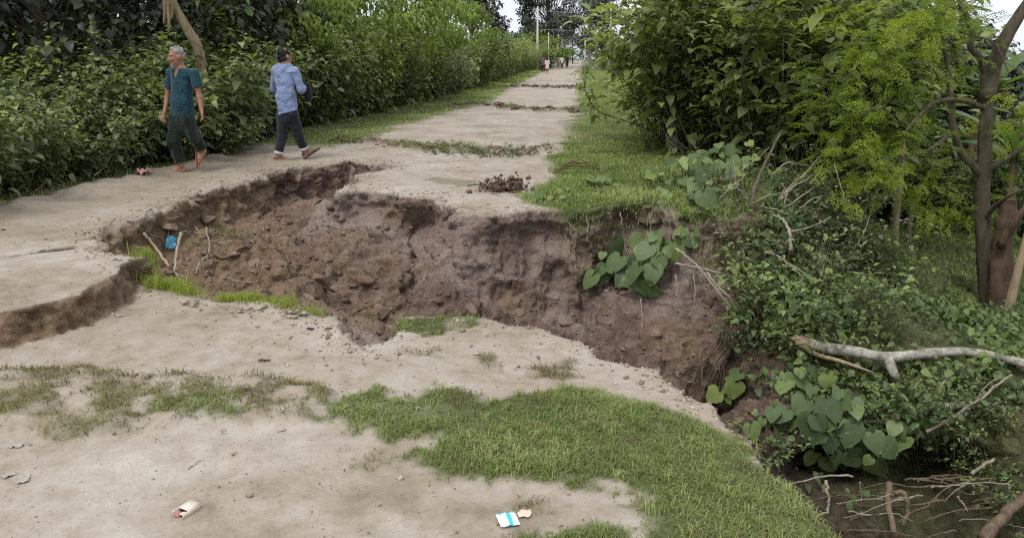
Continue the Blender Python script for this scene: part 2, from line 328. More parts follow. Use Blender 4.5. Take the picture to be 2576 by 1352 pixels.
def build_ground():
    X0, X1, Y0, Y1, S = -6.6, 8.6, 1.7, 15.5, 0.035
    xs = np.arange(X0, X1, S); ys = np.arange(Y0, Y1, S); nx, ny = len(xs), len(ys)
    gx, gy = np.meshgrid(xs, ys); z, _, _, _ = height(gx, gy)
    idx = np.arange(nx*ny).reshape(ny, nx)
    top = np.stack([idx[:-1,:-1], idx[:-1,1:], idx[1:,1:], idx[1:,:-1]], -1).reshape(-1, 4)
    V = np.stack([gx, gy, z], -1).reshape(-1, 3)
    B = V.copy(); B[:,2] = -2.6
    bot = top[:, ::-1] + nx*ny
    # outer skirt
    rimi = np.concatenate([idx[0,:], idx[1:,-1], idx[-1,-2::-1], idx[-2:0:-1,0]])
    rn = np.roll(rimi, -1)
    side = np.stack([rn, rimi, rimi+nx*ny, rn+nx*ny], -1)
    me = mesh_np('tmp', np.vstack([V, B]), np.vstack([top, bot, side]))
    o = link('tmp', me); mod = o.modifiers.new('r', 'REMESH'); mod.mode = 'VOXEL'; mod.voxel_size = 0.024; mod.adaptivity = 0
    dg = bpy.context.evaluated_depsgraph_get(); ev = o.evaluated_get(dg); m2 = ev.to_mesh()
    nv = len(m2.vertices); co = np.empty(nv*3, np.float32); m2.vertices.foreach_get('co', co); co = co.reshape(-1,3).astype(float)
    nf = len(m2.polygons); lt = np.empty(nf, np.int32); m2.polygons.foreach_get('loop_total', lt); ls = np.empty(nf, np.int32); m2.polygons.foreach_get('loop_start', ls)
    li = np.empty(len(m2.loops), np.int32); m2.loops.foreach_get('vertex_index', li)
    nor = np.empty(nv*3, np.float32); m2.vertices.foreach_get('normal', nor); nor = nor.reshape(-1,3)
    q = li[ls[lt == 4][:,None] + np.arange(4)[None]]
    ev.to_mesh_clear(); bpy.data.objects.remove(o); bpy.data.meshes.remove(me)
    keepv = (co[:,2] > -2.3) & (co[:,0] > X0+0.05) & (co[:,0] < X1-0.08) & (co[:,1] > Y0+0.05) & (co[:,1] < Y1-0.08)
    q = q[keepv[q].all(1)]
    used = np.unique(q); mp = -np.ones(nv, int); mp[used] = np.arange(len(used)); co = co[used]; nor = nor[used]; q = mp[q]
    x, y, z = co.T
    z0, sd, rim, sdf = height(x, y)
    steep = np.clip((0.93-np.abs(nor[:,2]))/0.35, 0, 1)
    inpit = sstep((rim+0.02)/0.15)
    rough = np.maximum(steep*((sdf < .25) | (rim > -.1)), inpit)*sstep((9.5-x)/2.0)
    # crumbling earth: lumps, clods, fluting on the walls
    a = 0.13*fbm(x, y, z*0.8, f=2.0, oct=2, seed=61)
    b = 0.07*fbm(x, y, z, f=6.5, oct=2, seed=62)
    cl = 1-np.abs(fbm(x, y, z, f=13.0, oct=2, seed=63)); c = 0.085*(cl-0.75)
    fl = 0.055*fbm(x*1.0, y*1.0, z*0.15, f=8.0, oct=2, seed=64)*steep
    e = 0.03*fbm(x, y, z, f=34.0, oct=2, seed=65)
    disp = rough*(a+b+c+fl+e) + (1-rough)*(0.004*fbm(x, y, f=11, oct=3, seed=66))
    co = co + nor*disp[:,None]
    for hx_, hy_, hz_, hr_, ha_ in HOLLOWS:
        dd = np.sqrt((co[:,0]-hx_)**2+(co[:,1]-hy_)**2+(co[:,2]-hz_)**2); co = co - nor*(ha_*np.exp(-(dd/hr_)**2)*(rim > -.04))[:,None]
    # hollow washed out under the vegetated bank
    und = sstep((-1.22-z)/.22)*sstep((y-4.75)/.35)*sstep((x-1.7)/.6)*sstep((6.0-y)/.3); co[:,1] += .65*und; co[:,2] -= .25*und
    # undercut lip of the walls
    lip = steep*sstep((z+.55)/.25)*(rim > -.05)*(x < 2); co[:,:2] -= nor[:,:2]*(.06*lip*sstep((-.08-z)/.12))[:,None]
    # ---- soil masks
    g, d = grass_mask(x, y)
    wet = np.maximum(inpit, steep*(z < -0.04)*((sdf < .22) | (rim > -.1)))*sstep((10-x)/2)
    top_dry = sstep((-(rim) + 0.06 + 0.06*fbm(x, y, f=4, oct=2, seed=71))/0.14)
    soil = wet*(1-top_dry*(steep < 0.5))
    slab = (sdf > -0.25)*(sdf < 0.22)*(y > 4.3)*(steep > 0.35)*(rim < 0.05); soil = np.maximum(soil, slab*0.8)
    rid = np.zeros_like(x)
    for pts, w, h in RIDGES[:2]: rid = np.maximum(rid, 1-sstep(line_d(x, y, pts)/(w*1.1)))
    soil = np.maximum(soil, rid*0.8)
    off = 1-sstep((rim-0.03)/0.06)*sstep((3.0-x)/0.6); g = g*off; d = d*off
    green = np.maximum(g, d*0.5); bank = sstep((x-2.0)/0.8)*sstep((y-4.0)/1.5)*(rim > 0.1)
    # ---- the far sheet
    ax = np.concatenate([-np.geomspace(900, 12, 26), np.arange(-11, 16.1, 0.5), np.geomspace(17, 900, 26)])
    ay = np.concatenate([np.array([-60, -30, -15, -8, -4, -2, 0, 1.0]), np.arange(1.75, 15.4, 0.45), np.arange(15.42, 70, 0.5), np.geomspace(71, 700, 46)])
    fx, fy = np.meshgrid(ax, ay); fz, fsd, frim, fsf = height(fx, fy, False)
    inside = (fx > X0+0.25) & (fx < X1-0.25) & (fy > Y0+0.25) & (fy < Y1-0.25)
    edge = (fx > X0-0.1) & (fx < X1+0.1) & (fy > Y0-0.1) & (fy < Y1+0.1)
    fz = fz - 0.025*edge
    fi = np.arange(fx.size).reshape(fx.shape)
    fq = np.stack([fi[:-1,:-1], fi[:-1,1:], fi[1:,1:], fi[1:,:-1]], -1).reshape(-1,4)
    fq = fq[~inside.ravel()[fq].all(1)]
    fg, fd = grass_mask(fx.ravel(), fy.ravel()); frr = np.zeros(fx.size)
    for pts, w, h in RIDGES[1:]: frr = np.maximum(frr, 1-sstep(line_d(fx.ravel(), fy.ravel(), pts)/(w*1.3)))
    fg = np.maximum(fg, (frim.ravel() > 0.3)*1.0); fg = np.maximum(fg, fx.ravel() < lin(HEDGE, fy.ravel()))
    n0 = len(co)
    V = np.vstack([co, np.stack([fx, fy, fz], -1).reshape(-1,3)]); Fq = np.vstack([q, fq+n0])
    at = {'soil': np.concatenate([soil, frr*0.8]), 'grass': np.concatenate([np.maximum(green, bank*0.85), fg]),
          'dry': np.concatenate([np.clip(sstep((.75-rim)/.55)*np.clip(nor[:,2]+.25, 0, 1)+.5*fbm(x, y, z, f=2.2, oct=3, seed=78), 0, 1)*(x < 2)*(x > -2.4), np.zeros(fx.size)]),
          'hollow_shade': np.concatenate([sstep((x-1.3)/.5)*sstep((-1.05-z)/.3), np.zeros(fx.size)]),  # mask for the shade painted low in the right end of the gully
          'loam': np.concatenate([.85*sstep((-1.2-.35*(y-6)-x+.3*fbm(x, y, z, f=1.5, oct=2, seed=77))/.8), np.zeros(fx.size)]),
          'damp': np.concatenate([np.clip(sstep((poly_sd(x, y, DAMP)+.18*fbm(x, y, f=3, oct=3, seed=79))/.2)+.5*np.clip(fbm(x, y, f=.8, oct=3, seed=80)-.05, 0, 1)*2*(x < -1), 0, 1), np.zeros(fx.size)]),
          'mud': np.concatenate([np.clip(np.maximum(d, .5*sstep((-2.4-x+.4*fbm(x, y, f=1.4, oct=2, seed=75))/.9)*sstep((y-6.25)/.3)*sstep((13.5-y)/2)*(rim < .02)), 0, 1), fd])}
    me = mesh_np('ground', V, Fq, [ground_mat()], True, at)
    return tag(link('ground', me), kind='structure'), (co, q, soil, rough, nor, rim, g)
def ground_mat():
    m, nt, b = mat('earth')
    big = noise_n(nt, 1.1, 3, 0.6, dist=0.3); mid = noise_n(nt, 7, 3, 0.7); fine = noise_n(nt, 60, 3, 0.7)
    sand = ramp(nt, mixc(nt, 0.45, big, mid), [(0.34, (0.235, 0.188, 0.132)), (0.46, (0.325, 0.275, 0.212)), (0.56, (0.38, 0.335, 0.275)), (0.66, (0.45, 0.405, 0.34))])
    sand = mixc(nt, 0.48, sand, ramp(nt, fine, [(0.28, (0.35, 0.32, 0.28)), (0.42, (0.95, 0.95, 0.95)), (0.75, (1.12, 1.12, 1.1))]), 'MULTIPLY')
    earth = ramp(nt, mixc(nt, 0.5, mid, big), [(0.34, (0.085, 0.052, 0.036)), (0.5, (0.155, 0.104, 0.078)), (0.66, (0.275, 0.205, 0.17))])
    earth = mixc(nt, ramp(nt, big, [(0.5, (0,0,0)), (0.66, (0.65,0.65,0.65))]), earth, (0.20, 0.145, 0.075))
    earth = mixc(nt, 0.6, earth, ramp(nt, fine, [(0.3, (0.45, 0.45, 0.45)), (0.7, (1.25, 1.25, 1.25))]), 'MULTIPLY')
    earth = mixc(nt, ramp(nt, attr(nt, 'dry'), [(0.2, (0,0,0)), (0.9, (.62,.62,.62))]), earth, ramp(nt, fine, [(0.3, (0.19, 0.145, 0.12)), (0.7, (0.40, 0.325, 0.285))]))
    earth = mixc(nt, attr(nt, 'hollow_shade'), earth, ramp(nt, mid, [(0.35, (0.028, 0.02, 0.014)), (0.65, (0.085, 0.06, 0.042))]))  # shade of the overhung hollow painted as near-black soil colour
    earth = mixc(nt, attr(nt, 'loam'), earth, ramp(nt, mixc(nt, 0.5, mid, fine), [(0.34, (0.11, 0.072, 0.04)), (0.66, (0.27, 0.19, 0.115))]))
    col = mixc(nt, attr(nt, 'soil'), sand, earth)
    turf = ramp(nt, mixc(nt, 0.5, mid, fine), [(0.3, (0.035, 0.04, 0.014)), (0.5, (0.075, 0.095, 0.03)), (0.72, (0.13, 0.15, 0.055))])
    col = mixc(nt, ramp(nt, attr(nt, 'mud'), [(0.1, (0,0,0)), (1.0, (0.7,0.7,0.7))]), col, (0.19, 0.145, 0.085))
    col = mixc(nt, attr(nt, 'grass'), col, turf)
    col = mixc(nt, ramp(nt, attr(nt, 'damp'), [(0, (0,0,0)), (1, (.9,.9,.9))]), col, (0.74, 0.70, 0.62), 'MULTIPLY')
    nt.links.new(col, b.inputs['Base Color']); b.inputs['Specular IOR Level'].default_value = 0.3
    nt.links.new(ramp(nt, attr(nt, 'damp'), [(0, (.9,.9,.9)), (1, (.5,.5,.5))]), b.inputs['Roughness'])
    clump = noise_n(nt, 22, 3, 0.75, dist=0.6)
    hs = mixc(nt, 0.5, mid, fine); he = mixc(nt, 0.65, hs, clump)
    bn = bump(nt, b, mixc(nt, attr(nt, 'soil'), hs, he), 0.75, 0.03)
    ds = N(nt, 'ShaderNodeMath', operation='MULTIPLY_ADD'); nt.links.new(attr(nt, 'soil'), ds.inputs[0]); ds.inputs[1].default_value = 0.06; ds.inputs[2].default_value = 0.018; nt.links.new(ds.outputs[0], bn.inputs['Distance'])
    return m
GROUND, GDATA = build_ground()
# height lookup for everything that stands on the ground
from mathutils.bvhtree import BVHTree
_bvh = BVHTree.FromObject(GROUND, bpy.context.evaluated_depsgraph_get())
def gz(x, y):
    h = _bvh.ray_cast(Vector((x, y, 4)), Vector((0, 0, -1)))
    return h[0].z if h[0] is not None else 0.0
def hit(xD, yD):
    """point of the ground seen at (xD, yD)"""
    p = AT(xD, yD, 1.0) - Vector((0, 0, CAM_H)); h = _bvh.ray_cast(Vector((0, 0, CAM_H)), p.normalized())
    return h[0], h[1]
# ------------------------------------------------------------------ plant building blocks
rng = np.random.RandomState(11)
def unit(v): return v/np.maximum(np.linalg.norm(v, axis=-1, keepdims=True), 1e-9)
class MB:
    """collects geometry for one mesh"""
    def __init__(s): s.v = []; s.q = []; s.t = []; s.r = []; s.n = 0
    def add(s, v, q=None, t=None, r=0.5):
        v = np.asarray(v, np.float32)
        if q is not None and len(q): s.q.append(np.asarray(q)+s.n)
        if t is not None and len(t): s.t.append(np.asarray(t)+s.n)
        s.v.append(v); s.r.append(np.broadcast_to(np.asarray(r, np.float32), (len(v),))); s.n += len(v)
    def mesh(s, name, mats, smooth=True):
        f = []
        if s.q: f.append(np.vstack(s.q).astype(np.int32))
        if s.t: f.append(np.vstack(s.t).astype(np.int32))
        return mesh_np(name, np.vstack(s.v), f, mats, smooth, {'rnd': np.concatenate(s.r)})
def leaf_template(stations, widths, droop, fold, wave=0.0):
    """midrib + two sides; first and last station are points"""
    k = len(stations); mid = [(stations[i], 0, droop[i]) for i in range(k)]
    L = [(stations[i]+(-0.02 if i == 1 else 0), widths[i], droop[i]+fold*widths[i]+wave*(1 if i % 2 else -1)*widths[i]) for i in range(1, k-1)]
    Rr = [(a, -b, c) for a, b, c in L]
    V = np.array(mid+L+Rr, float); q = []; t = []
    l = lambda i: k+i-1
    r = lambda i: k+(k-2)+i-1
    t += [(0, 1, l(1)), (0, r(1), 1), (k-2, k-1, l(k-2)), (k-2, r(k-2), k-1)]
    for i in range(1, k-2):
        q += [(i, i+1, l(i+1), l(i)), (i, r(i), r(i+1), i+1)]
    return V, np.array(q, int).reshape(-1, 4), np.array(t, int)
OVATE = leaf_template([0, .25, .60, 1.0], [0, .29, .24, 0], [0, .05, .0, -.22], .25)
LANCE = leaf_template([0, .3, .65, 1.0], [0, .2, .17, 0], [0, .03, -.03, -.22], .2)
LEAFLET = (np.array([(0,0,0),(.5,.3,.03),(1,0,-.05),(.5,-.3,.03)], float), np.array([(0,3,2,1)]), np.zeros((0,3), int))
def put_leaves(mb, P, D, U, L, W, rnd, tmpl=OVATE):
    P = np.asarray(P, float); n = len(P)
    if n == 0: return
    D = unit(np.asarray(D, float)); S = unit(np.cross(U, D)); Nn = np.cross(D, S)
    V, q, t = tmpl; k = len(V)
    L = np.broadcast_to(L, (n,))[:,None,None]; W = np.broadcast_to(W, (n,))[:,None,None]
    v = P[:,None] + L*V[None,:,0:1]*D[:,None] + W*V[None,:,1:2]*S[:,None] + L*V[None,:,2:3]*Nn[:,None]
    off = (np.arange(n)*k)[:,None,None]
    mb.add(v.reshape(-1,3), (q[None]+off).reshape(-1,4) if len(q) else None, (t[None]+off).reshape(-1,3) if len(t) else None, np.repeat(rnd, k))
def tube(mb, pts, rad, sides=6, rnd=0.5, jit=0.0, cap=True):
    pts = np.asarray(pts, float); n = len(pts); rad = np.broadcast_to(rad, (n,)).astype(float)
    T = np.gradient(pts, axis=0); T = unit(T); ref = np.array([0.3, 0.2, 1.0]) if abs(T[:,2]).mean() < 0.8 else np.array([1.0, 0.3, 0])
    A = unit(np.cross(T, ref)); B = np.cross(T, A)
    a = np.linspace(0, 2*np.pi, sides, endpoint=False)
    rr = rad[:,None]*(1+jit*rng.uniform(-1, 1, (n, sides)))
    v = pts[:,None] + rr[...,None]*(np.cos(a)[None,:,None]*A[:,None]+np.sin(a)[None,:,None]*B[:,None])
    i = np.arange((n-1)*sides).reshape(n-1, sides); j = np.roll(i, -1, 1)
    q = np.stack([i, j, j+sides, i+sides], -1).reshape(-1,4)
    v = v.reshape(-1,3); t = None
    if cap:
        v = np.vstack([v, pts[:1], pts[-1:]]); s = np.arange(sides); e = (n-1)*sides
        t = np.vstack([np.stack([np.roll(s,-1), s, np.full(sides, n*sides)], -1), np.stack([s+e, np.roll(s,-1)+e, np.full(sides, n*sides+1)], -1)])
    mb.add(v, q, t, rnd)
def spline(ctrl, n):
    """Catmull-Rom through the control points"""
    C = np.asarray(ctrl, float); C = np.vstack([2*C[0]-C[1], C, 2*C[-1]-C[-2]]); m = len(C)-3
    t = np.linspace(0, m-1e-6, n); i = t.astype(int); f = (t-i)[:,None]
    p0, p1, p2, p3 = C[i], C[i+1], C[i+2], C[i+3]
    return 0.5*((2*p1)+(-p0+p2)*f+(2*p0-5*p1+4*p2-p3)*f*f+(-p0+3*p1-3*p2+p3)*f**3)

# ------------------------------------------------------------------ leaf and bark materials
M_HEDGE = leaf_mat('hedge leaf', [(0.0, (0.088, 0.12, 0.05)), (0.45, (0.19, 0.24, 0.09)), (0.8, (0.30, 0.36, 0.115)), (1.0, (0.40, 0.45, 0.12))], 0.42, 0.38, objrand=0.25)
M_HEDGE_SHADE = leaf_mat('near hedge leaf', [(0.0, (0.062, 0.092, 0.048)), (0.45, (0.135, 0.18, 0.085)), (0.8, (0.225, 0.275, 0.12)), (1.0, (0.31, 0.36, 0.12))], 0.38, 0.38, objrand=0.25)  # darker copy of the hedge leaf, tree shade put into its colour
M_LIME = leaf_mat('young tree leaf', [(0.0, (0.10, 0.15, 0.035)), (0.5, (0.21, 0.29, 0.055)), (1.0, (0.36, 0.42, 0.08))], 0.38, 0.5, objrand=0.2)
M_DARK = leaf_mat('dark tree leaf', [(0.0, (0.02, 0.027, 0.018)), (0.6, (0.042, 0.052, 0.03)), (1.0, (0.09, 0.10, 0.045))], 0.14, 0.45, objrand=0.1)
M_FAR = leaf_mat('distant leaf', [(0.0, (0.045, 0.07, 0.04)), (0.6, (0.075, 0.105, 0.05)), (1.0, (0.13, 0.16, 0.07))], 0.25, 0.6, veins=False)
M_FERN = leaf_mat('feathery leaf', [(0.0, (0.09, 0.15, 0.025)), (0.5, (0.20, 0.28, 0.036)), (1.0, (0.38, 0.42, 0.05))], 0.45, 0.5, veins=False)
M_HEART = leaf_mat('heart leaf', [(0.0, (0.06, 0.092, 0.036)), (0.5, (0.12, 0.18, 0.062)), (1.0, (0.24, 0.31, 0.09))], 0.3, 0.5, spec=0.4, objrand=0.55)
M_GREY = leaf_mat('dusty leaf', [(0.0, (0.085, 0.10, 0.06)), (0.5, (0.15, 0.165, 0.095)), (1.0, (0.26, 0.27, 0.14))], 0.3, 0.6)
M_BANANA = leaf_mat('banana leaf', [(0.0, (0.07, 0.13, 0.05)), (1.0, (0.19, 0.28, 0.10))], 0.4, 0.4, spec=0.4)
M_GRASS = leaf_mat('grass blade', [(0.0, (0.12, 0.16, 0.045)), (0.45, (0.225, 0.29, 0.085)), (0.8, (0.34, 0.39, 0.15)), (1.0, (0.47, 0.45, 0.23))], 0.35, 0.6, veins=False)
M_DRYG = leaf_mat('dry grass blade', [(0.0, (0.10, 0.075, 0.035)), (0.4, (0.19, 0.155, 0.06)), (0.7, (0.16, 0.175, 0.05)), (1.0, (0.30, 0.25, 0.10))], 0.25, 0.7, veins=False)
M_REED = leaf_mat('lime grass blade', [(0.0, (0.16, 0.22, 0.03)), (0.7, (0.30, 0.38, 0.05)), (1.0, (0.42, 0.42, 0.12))], 0.4, 0.5, veins=False)
def bark(name, lo, hi, scale=14, stretch=0.25, bmp=0.012):
    m, nt, b = mat(name); tc = objvec(nt); mp = N(nt, 'ShaderNodeMapping'); mp.inputs['Scale'].default_value = (1, 1, stretch); nt.links.new(tc, mp.inputs[0])
    f = noise_n(nt, scale, 5, 0.7, mp.outputs[0], 0.3)
    nt.links.new(ramp(nt, f, [(0.3, lo), (0.7, hi)]), b.inputs['Base Color']); b.inputs['Roughness'].default_value = 0.85; b.inputs['Specular IOR Level'].default_value = 0.2
    bump(nt, b, f, 0.7, bmp); return m
M_STEM = bark('green brown stem', (0.05, 0.05, 0.025), (0.12, 0.11, 0.055))
M_TWIG = bark('dry grey twig', (0.16, 0.135, 0.10), (0.38, 0.33, 0.26))
M_BARK = bark('brown bark', (0.05, 0.04, 0.028), (0.15, 0.125, 0.085))
M_TAN = bark('tan bark', (0.20, 0.145, 0.085), (0.42, 0.33, 0.21))
M_PALE = bark('pale mottled bark', (0.10, 0.09, 0.065), (0.50, 0.47, 0.40), 16, 1.0)
M_ROOT = bark('root bark', (0.06, 0.042, 0.028), (0.22, 0.16, 0.105))
M_BSTEM = bark('banana sheath', (0.06, 0.04, 0.028), (0.24, 0.17, 0.10), 8, 0.12)

# ------------------------------------------------------------------ shrubs and trees
def cane_shrub(seed, H, spread, canes, leafL, gap, mat_leaf, tmpl=OVATE, bare=0.12, rnd0=0.45, droop=0.25, upright=0.85, side=3):
    """upright stems, alternate leaves held out flat and drooping at the tip"""
    rs = np.random.RandomState(seed); fo = MB(); st = MB()
    for c in range(canes):
        a = rs.uniform(0, 2*np.pi); r0 = spread*0.45*np.sqrt(rs.uniform()); h = H*rs.uniform(0.55, 1.0)
        out = spread*rs.uniform(0.15, 0.75)*(1.3-upright)*2.2; a2 = a+rs.uniform(-.6, .6)
        b = np.array([r0*np.cos(a), r0*np.sin(a), -0.25]); top = b+np.array([out*np.cos(a2), out*np.sin(a2), h+0.25])
        m = (b+top)/2+np.array([0.12*h*rs.uniform(-1,1)-0.1*out*np.cos(a2), 0.12*h*rs.uniform(-1,1), 0.06*h])
        pts = spline([b, m, top], 9); tube(st, pts, np.linspace(0.011, 0.003, 9)*(0.75+0.2*H/2), 4, rs.uniform(), cap=False)
        cane_r = rs.normal(0, .14); n = max(4, int(h*(1-bare)/gap)); t = np.linspace(bare, 1.0, n)
        P = np.stack([np.interp(t*(8), np.arange(9), pts[:,i]) for i in range(3)], -1)
        ph = np.arange(n)*2.4+rs.uniform(0, 6.3); el = rs.uniform(-0.25, 0.35, n)+0.5*(t > 0.93)
        D = np.stack([np.cos(ph)*np.cos(el), np.sin(ph)*np.cos(el), np.sin(el)], -1)
        pet = leafL*rs.uniform(0.25, 0.8, n)[:,None]
        P = P + D*pet
        D2 = unit(D+np.array([0,0,-1])*rs.uniform(droop*0.3, droop*2.2, n)[:,None])
        L = leafL*rs.uniform(0.4, 1.2, n)*(1-0.35*sstep((t-0.8)/0.2))*rs.uniform(.75, 1.2)
        up = np.array([0,0,1.0])+rs.uniform(-.4,.4,(n,3))
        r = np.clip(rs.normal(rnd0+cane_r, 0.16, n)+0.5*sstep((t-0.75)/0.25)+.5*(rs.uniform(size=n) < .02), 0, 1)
        put_leaves(fo, P, D2, up, L, L*rs.uniform(0.8, 1.15, n), r, tmpl)
        for j in range(side):
            u = rs.uniform(.3, .97); b2 = np.array([np.interp(u*8, np.arange(9), pts[:,i]) for i in range(3)]); a3 = rs.uniform(0, 6.28); l = rs.uniform(.12, .24)*H**.7
            e2 = b2+np.array([np.cos(a3)*l, np.sin(a3)*l, l*rs.uniform(.1, .9)]); tube(st, [b2, (b2+e2)/2+[0,0,-.02], e2], [.005, .004, .002], 3, .3, cap=False)
            m_ = 7; tt = np.linspace(.25, 1, m_); P = b2+(e2-b2)*tt[:,None]; ph = np.arange(m_)*2.4+rs.uniform(0, 6); D = np.stack([np.cos(ph), np.sin(ph), rs.uniform(-.7, .3, m_)], -1)+(e2-b2)/l*.5
            L = leafL*rs.uniform(.4, 1.0, m_); r = np.clip(rs.normal(rnd0+cane_r, .16, m_)+.35*(tt > .8)*(u > .6), 0, 1)
            put_leaves(fo, P+unit(D)*L[:,None]*.3, D, np.array([0,0,1.0])+rs.uniform(-.45,.45,(m_,3)), L, L*rs.uniform(.8, 1.15, m_), r, tmpl)
    return fo.mesh('foliage', [mat_leaf]), st.mesh('stems', [M_STEM])
def branch_tree(seed, H, crownR, crown0, nleaf, leafL, mat_leaf, mat_bark, trunkR=0.1, tmpl=OVATE, clumps=40, lean=(0,0), droop=0.4, squash=1.0, compound=0, origin=None):
    """tapered trunk, limbs to clumps of leaves spread through the crown"""
    rs = np.random.RandomState(seed); fo = MB(); tr = MB()
    top = np.array([lean[0], lean[1], H])
    trunk = spline([[0,0,-0.4],[lean[0]*.2+rs.uniform(-.1,.1)*crownR*.4, lean[1]*.2, H*.35], [lean[0]*.6+rs.uniform(-.1,.1)*crownR*.5, lean[1]*.6, H*.7], top*np.array([1,1,.97])], 14)
    tube(tr, trunk, np.linspace(trunkR, trunkR*0.18, 14), 8, rs.uniform(), 0.08)
    ch = (H-crown0)/2
    for k in range(clumps):
        u = rs.normal(size=3); u /= np.linalg.norm(u); rr = rs.uniform(0.45, 1.0)**0.6
        zc = crown0+ch*(1+u[2]*rr*0.95)
        taper = 1.0 if zc < crown0+ch*1.2 else 0.75
        c = np.array([lean[0]*0.7+u[0]*rr*crownR*taper, lean[1]*0.7+u[1]*rr*crownR*taper*squash, zc])
        s = np.clip((zc-crown0*0.5)/H-0.18, 0.15, 0.92); b = np.array([np.interp(s*13, np.arange(14), trunk[:,i]) for i in range(3)])
        mid = (b+c)/2+np.array([0,0,-0.06*crownR])+rs.uniform(-.1,.1,3)*crownR
        tube(tr, spline([b, mid, c], 6), np.linspace(trunkR*0.30, trunkR*0.05, 6), 4, rs.uniform(), cap=False)
        n = max(3, int(nleaf/clumps*rs.uniform(0.6, 1.4))); cr = crownR*rs.uniform(0.22, 0.40)
        q = rs.normal(size=(n,3)); q = unit(q)*(rs.uniform(0.15, 1.0, (n,1))**0.5)*cr*np.array([1,1,0.65])
        P = c+q; D = unit(q*np.array([1,1,.5])+rs.normal(size=(n,3))*0.25*cr+np.array([0,0,-droop*cr]))
        L = leafL*rs.uniform(0.6, 1.25, n); base = rs.normal(0.42, 0.12)
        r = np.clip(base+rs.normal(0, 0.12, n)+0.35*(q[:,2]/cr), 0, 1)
        if compound:
            fern(fo, P, D, L, r, rs, compound)
        else:
            put_leaves(fo, P, D, np.array([0,0,1.0])+rs.uniform(-.5,.5,(n,3)), L, L*rs.uniform(0.85, 1.2, n), r, tmpl)
    return fo.mesh('crown', [mat_leaf]), tr.mesh('trunk', [mat_bark])
def fern(mb, P, D, L, r, rs, pairs=7, lf=6):
    """twice-divided feathery leaves"""
    n = len(P); D = unit(D); S = unit(np.cross(np.array([0,0,1.0]), D)); Nn = np.cross(D, S)
    PP = []; DD = []; UU = []; LL = []; RR = []
    for i in range(n):
        for j in range(pairs):
            t = 0.2+0.8*j/(pairs-1)+rs.uniform(-.04,.04); b = P[i]+D[i]*L[i]*t+Nn[i]*(-0.18*L[i]*t*t)
            for sgn in (1, -1):
                if rs.uniform() < .15: continue
                pd = S[i]*sgn*rs.uniform(.7,1.1)+D[i]*rs.uniform(.3,.8)-Nn[i]*rs.uniform(.05,.55); pd /= np.linalg.norm(pd); pl = L[i]*(0.42-0.20*abs(t-0.45)*1.6)
                k = lf; tt = np.linspace(0.2, 1, k)
                q = b+pd*pl*tt[:,None]-Nn[i]*(0.12*pl*tt**2)[:,None]+rs.normal(0, pl*.05, (k,3)); sd = np.cross(Nn[i], pd)
                for s2 in (1, -1):
                    PP.append(q); DD.append(np.broadcast_to(sd*s2+pd*0.45, (k,3))); UU.append(np.broadcast_to(Nn[i], (k,3)))
                    LL.append(pl*rs.uniform(.22,.42,k)); RR.append(np.full(k, r[i])+rs.uniform(-.08,.08,k))
    if PP: put_leaves(mb, np.vstack(PP), np.vstack(DD), np.vstack(UU)+0.001, np.concatenate(LL), np.concatenate(LL)*0.85, np.clip(np.concatenate(RR),0,1), LEAFLET)
def proto(fo_st, names):
    return fo_st, names
def plant(meshes, names, obname, label, cat, loc, rz, scale, group=None, tilt=(0,0)):
    e = link(obname, None, None, loc, (tilt[0], tilt[1], rz), scale); tag(e, label, cat, group)
    for me, nm in zip(meshes, names):
        c = link(nm, me, e)
        if nm in ('foliage', 'crown'): c['kind'] = 'stuff'
    return e
# ------------------------------------------------------------------ the hedge on the left
rv = random.Random(5)
SH_N = ('foliage', 'stems'); TR_N = ('crown', 'trunk')
hedge_p = [cane_shrub(100+i, 1.0*h, sp, n, L, g, M_HEDGE_SHADE, OVATE, 0.06, 0.42, 0.38, 0.75, 5) for i, (h, sp, n, L, g) in enumerate(
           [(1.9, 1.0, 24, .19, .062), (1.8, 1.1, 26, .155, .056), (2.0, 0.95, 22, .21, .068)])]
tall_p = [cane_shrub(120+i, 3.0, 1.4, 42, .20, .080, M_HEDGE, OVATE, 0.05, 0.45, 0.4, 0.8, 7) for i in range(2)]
def hedge_label(y, row):
    if row == 2: return 'tall leafy shrub in the back row of the left hedge', 'back row of the left hedge'
    if y < 8.4: return 'drooping broad leaved shrub at the left end of the hedge by twigs', 'near end of the left hedge'
    if y < 11.2: return 'broad leaved green shrub in the hedge behind the old man in teal', 'hedge behind the old man'
    if y < 15: return 'broad leaved green shrub in the hedge behind the man in blue shirt', 'hedge behind the man in blue'
    if y < 26: return 'dense green shrub of the left hedge where the grass verge begins', 'hedge beside the left verge'
    return 'distant green shrub of the left hedge towards the end of the road', 'far part of the left hedge'
ORD = ['first','second','third','fourth','fifth','sixth','seventh','eighth','ninth','tenth','eleventh','twelfth','thirteenth','fourteenth','fifteenth','sixteenth','seventeenth','eighteenth','nineteenth','twentieth']
y = 5.6; k = 0; front = 0
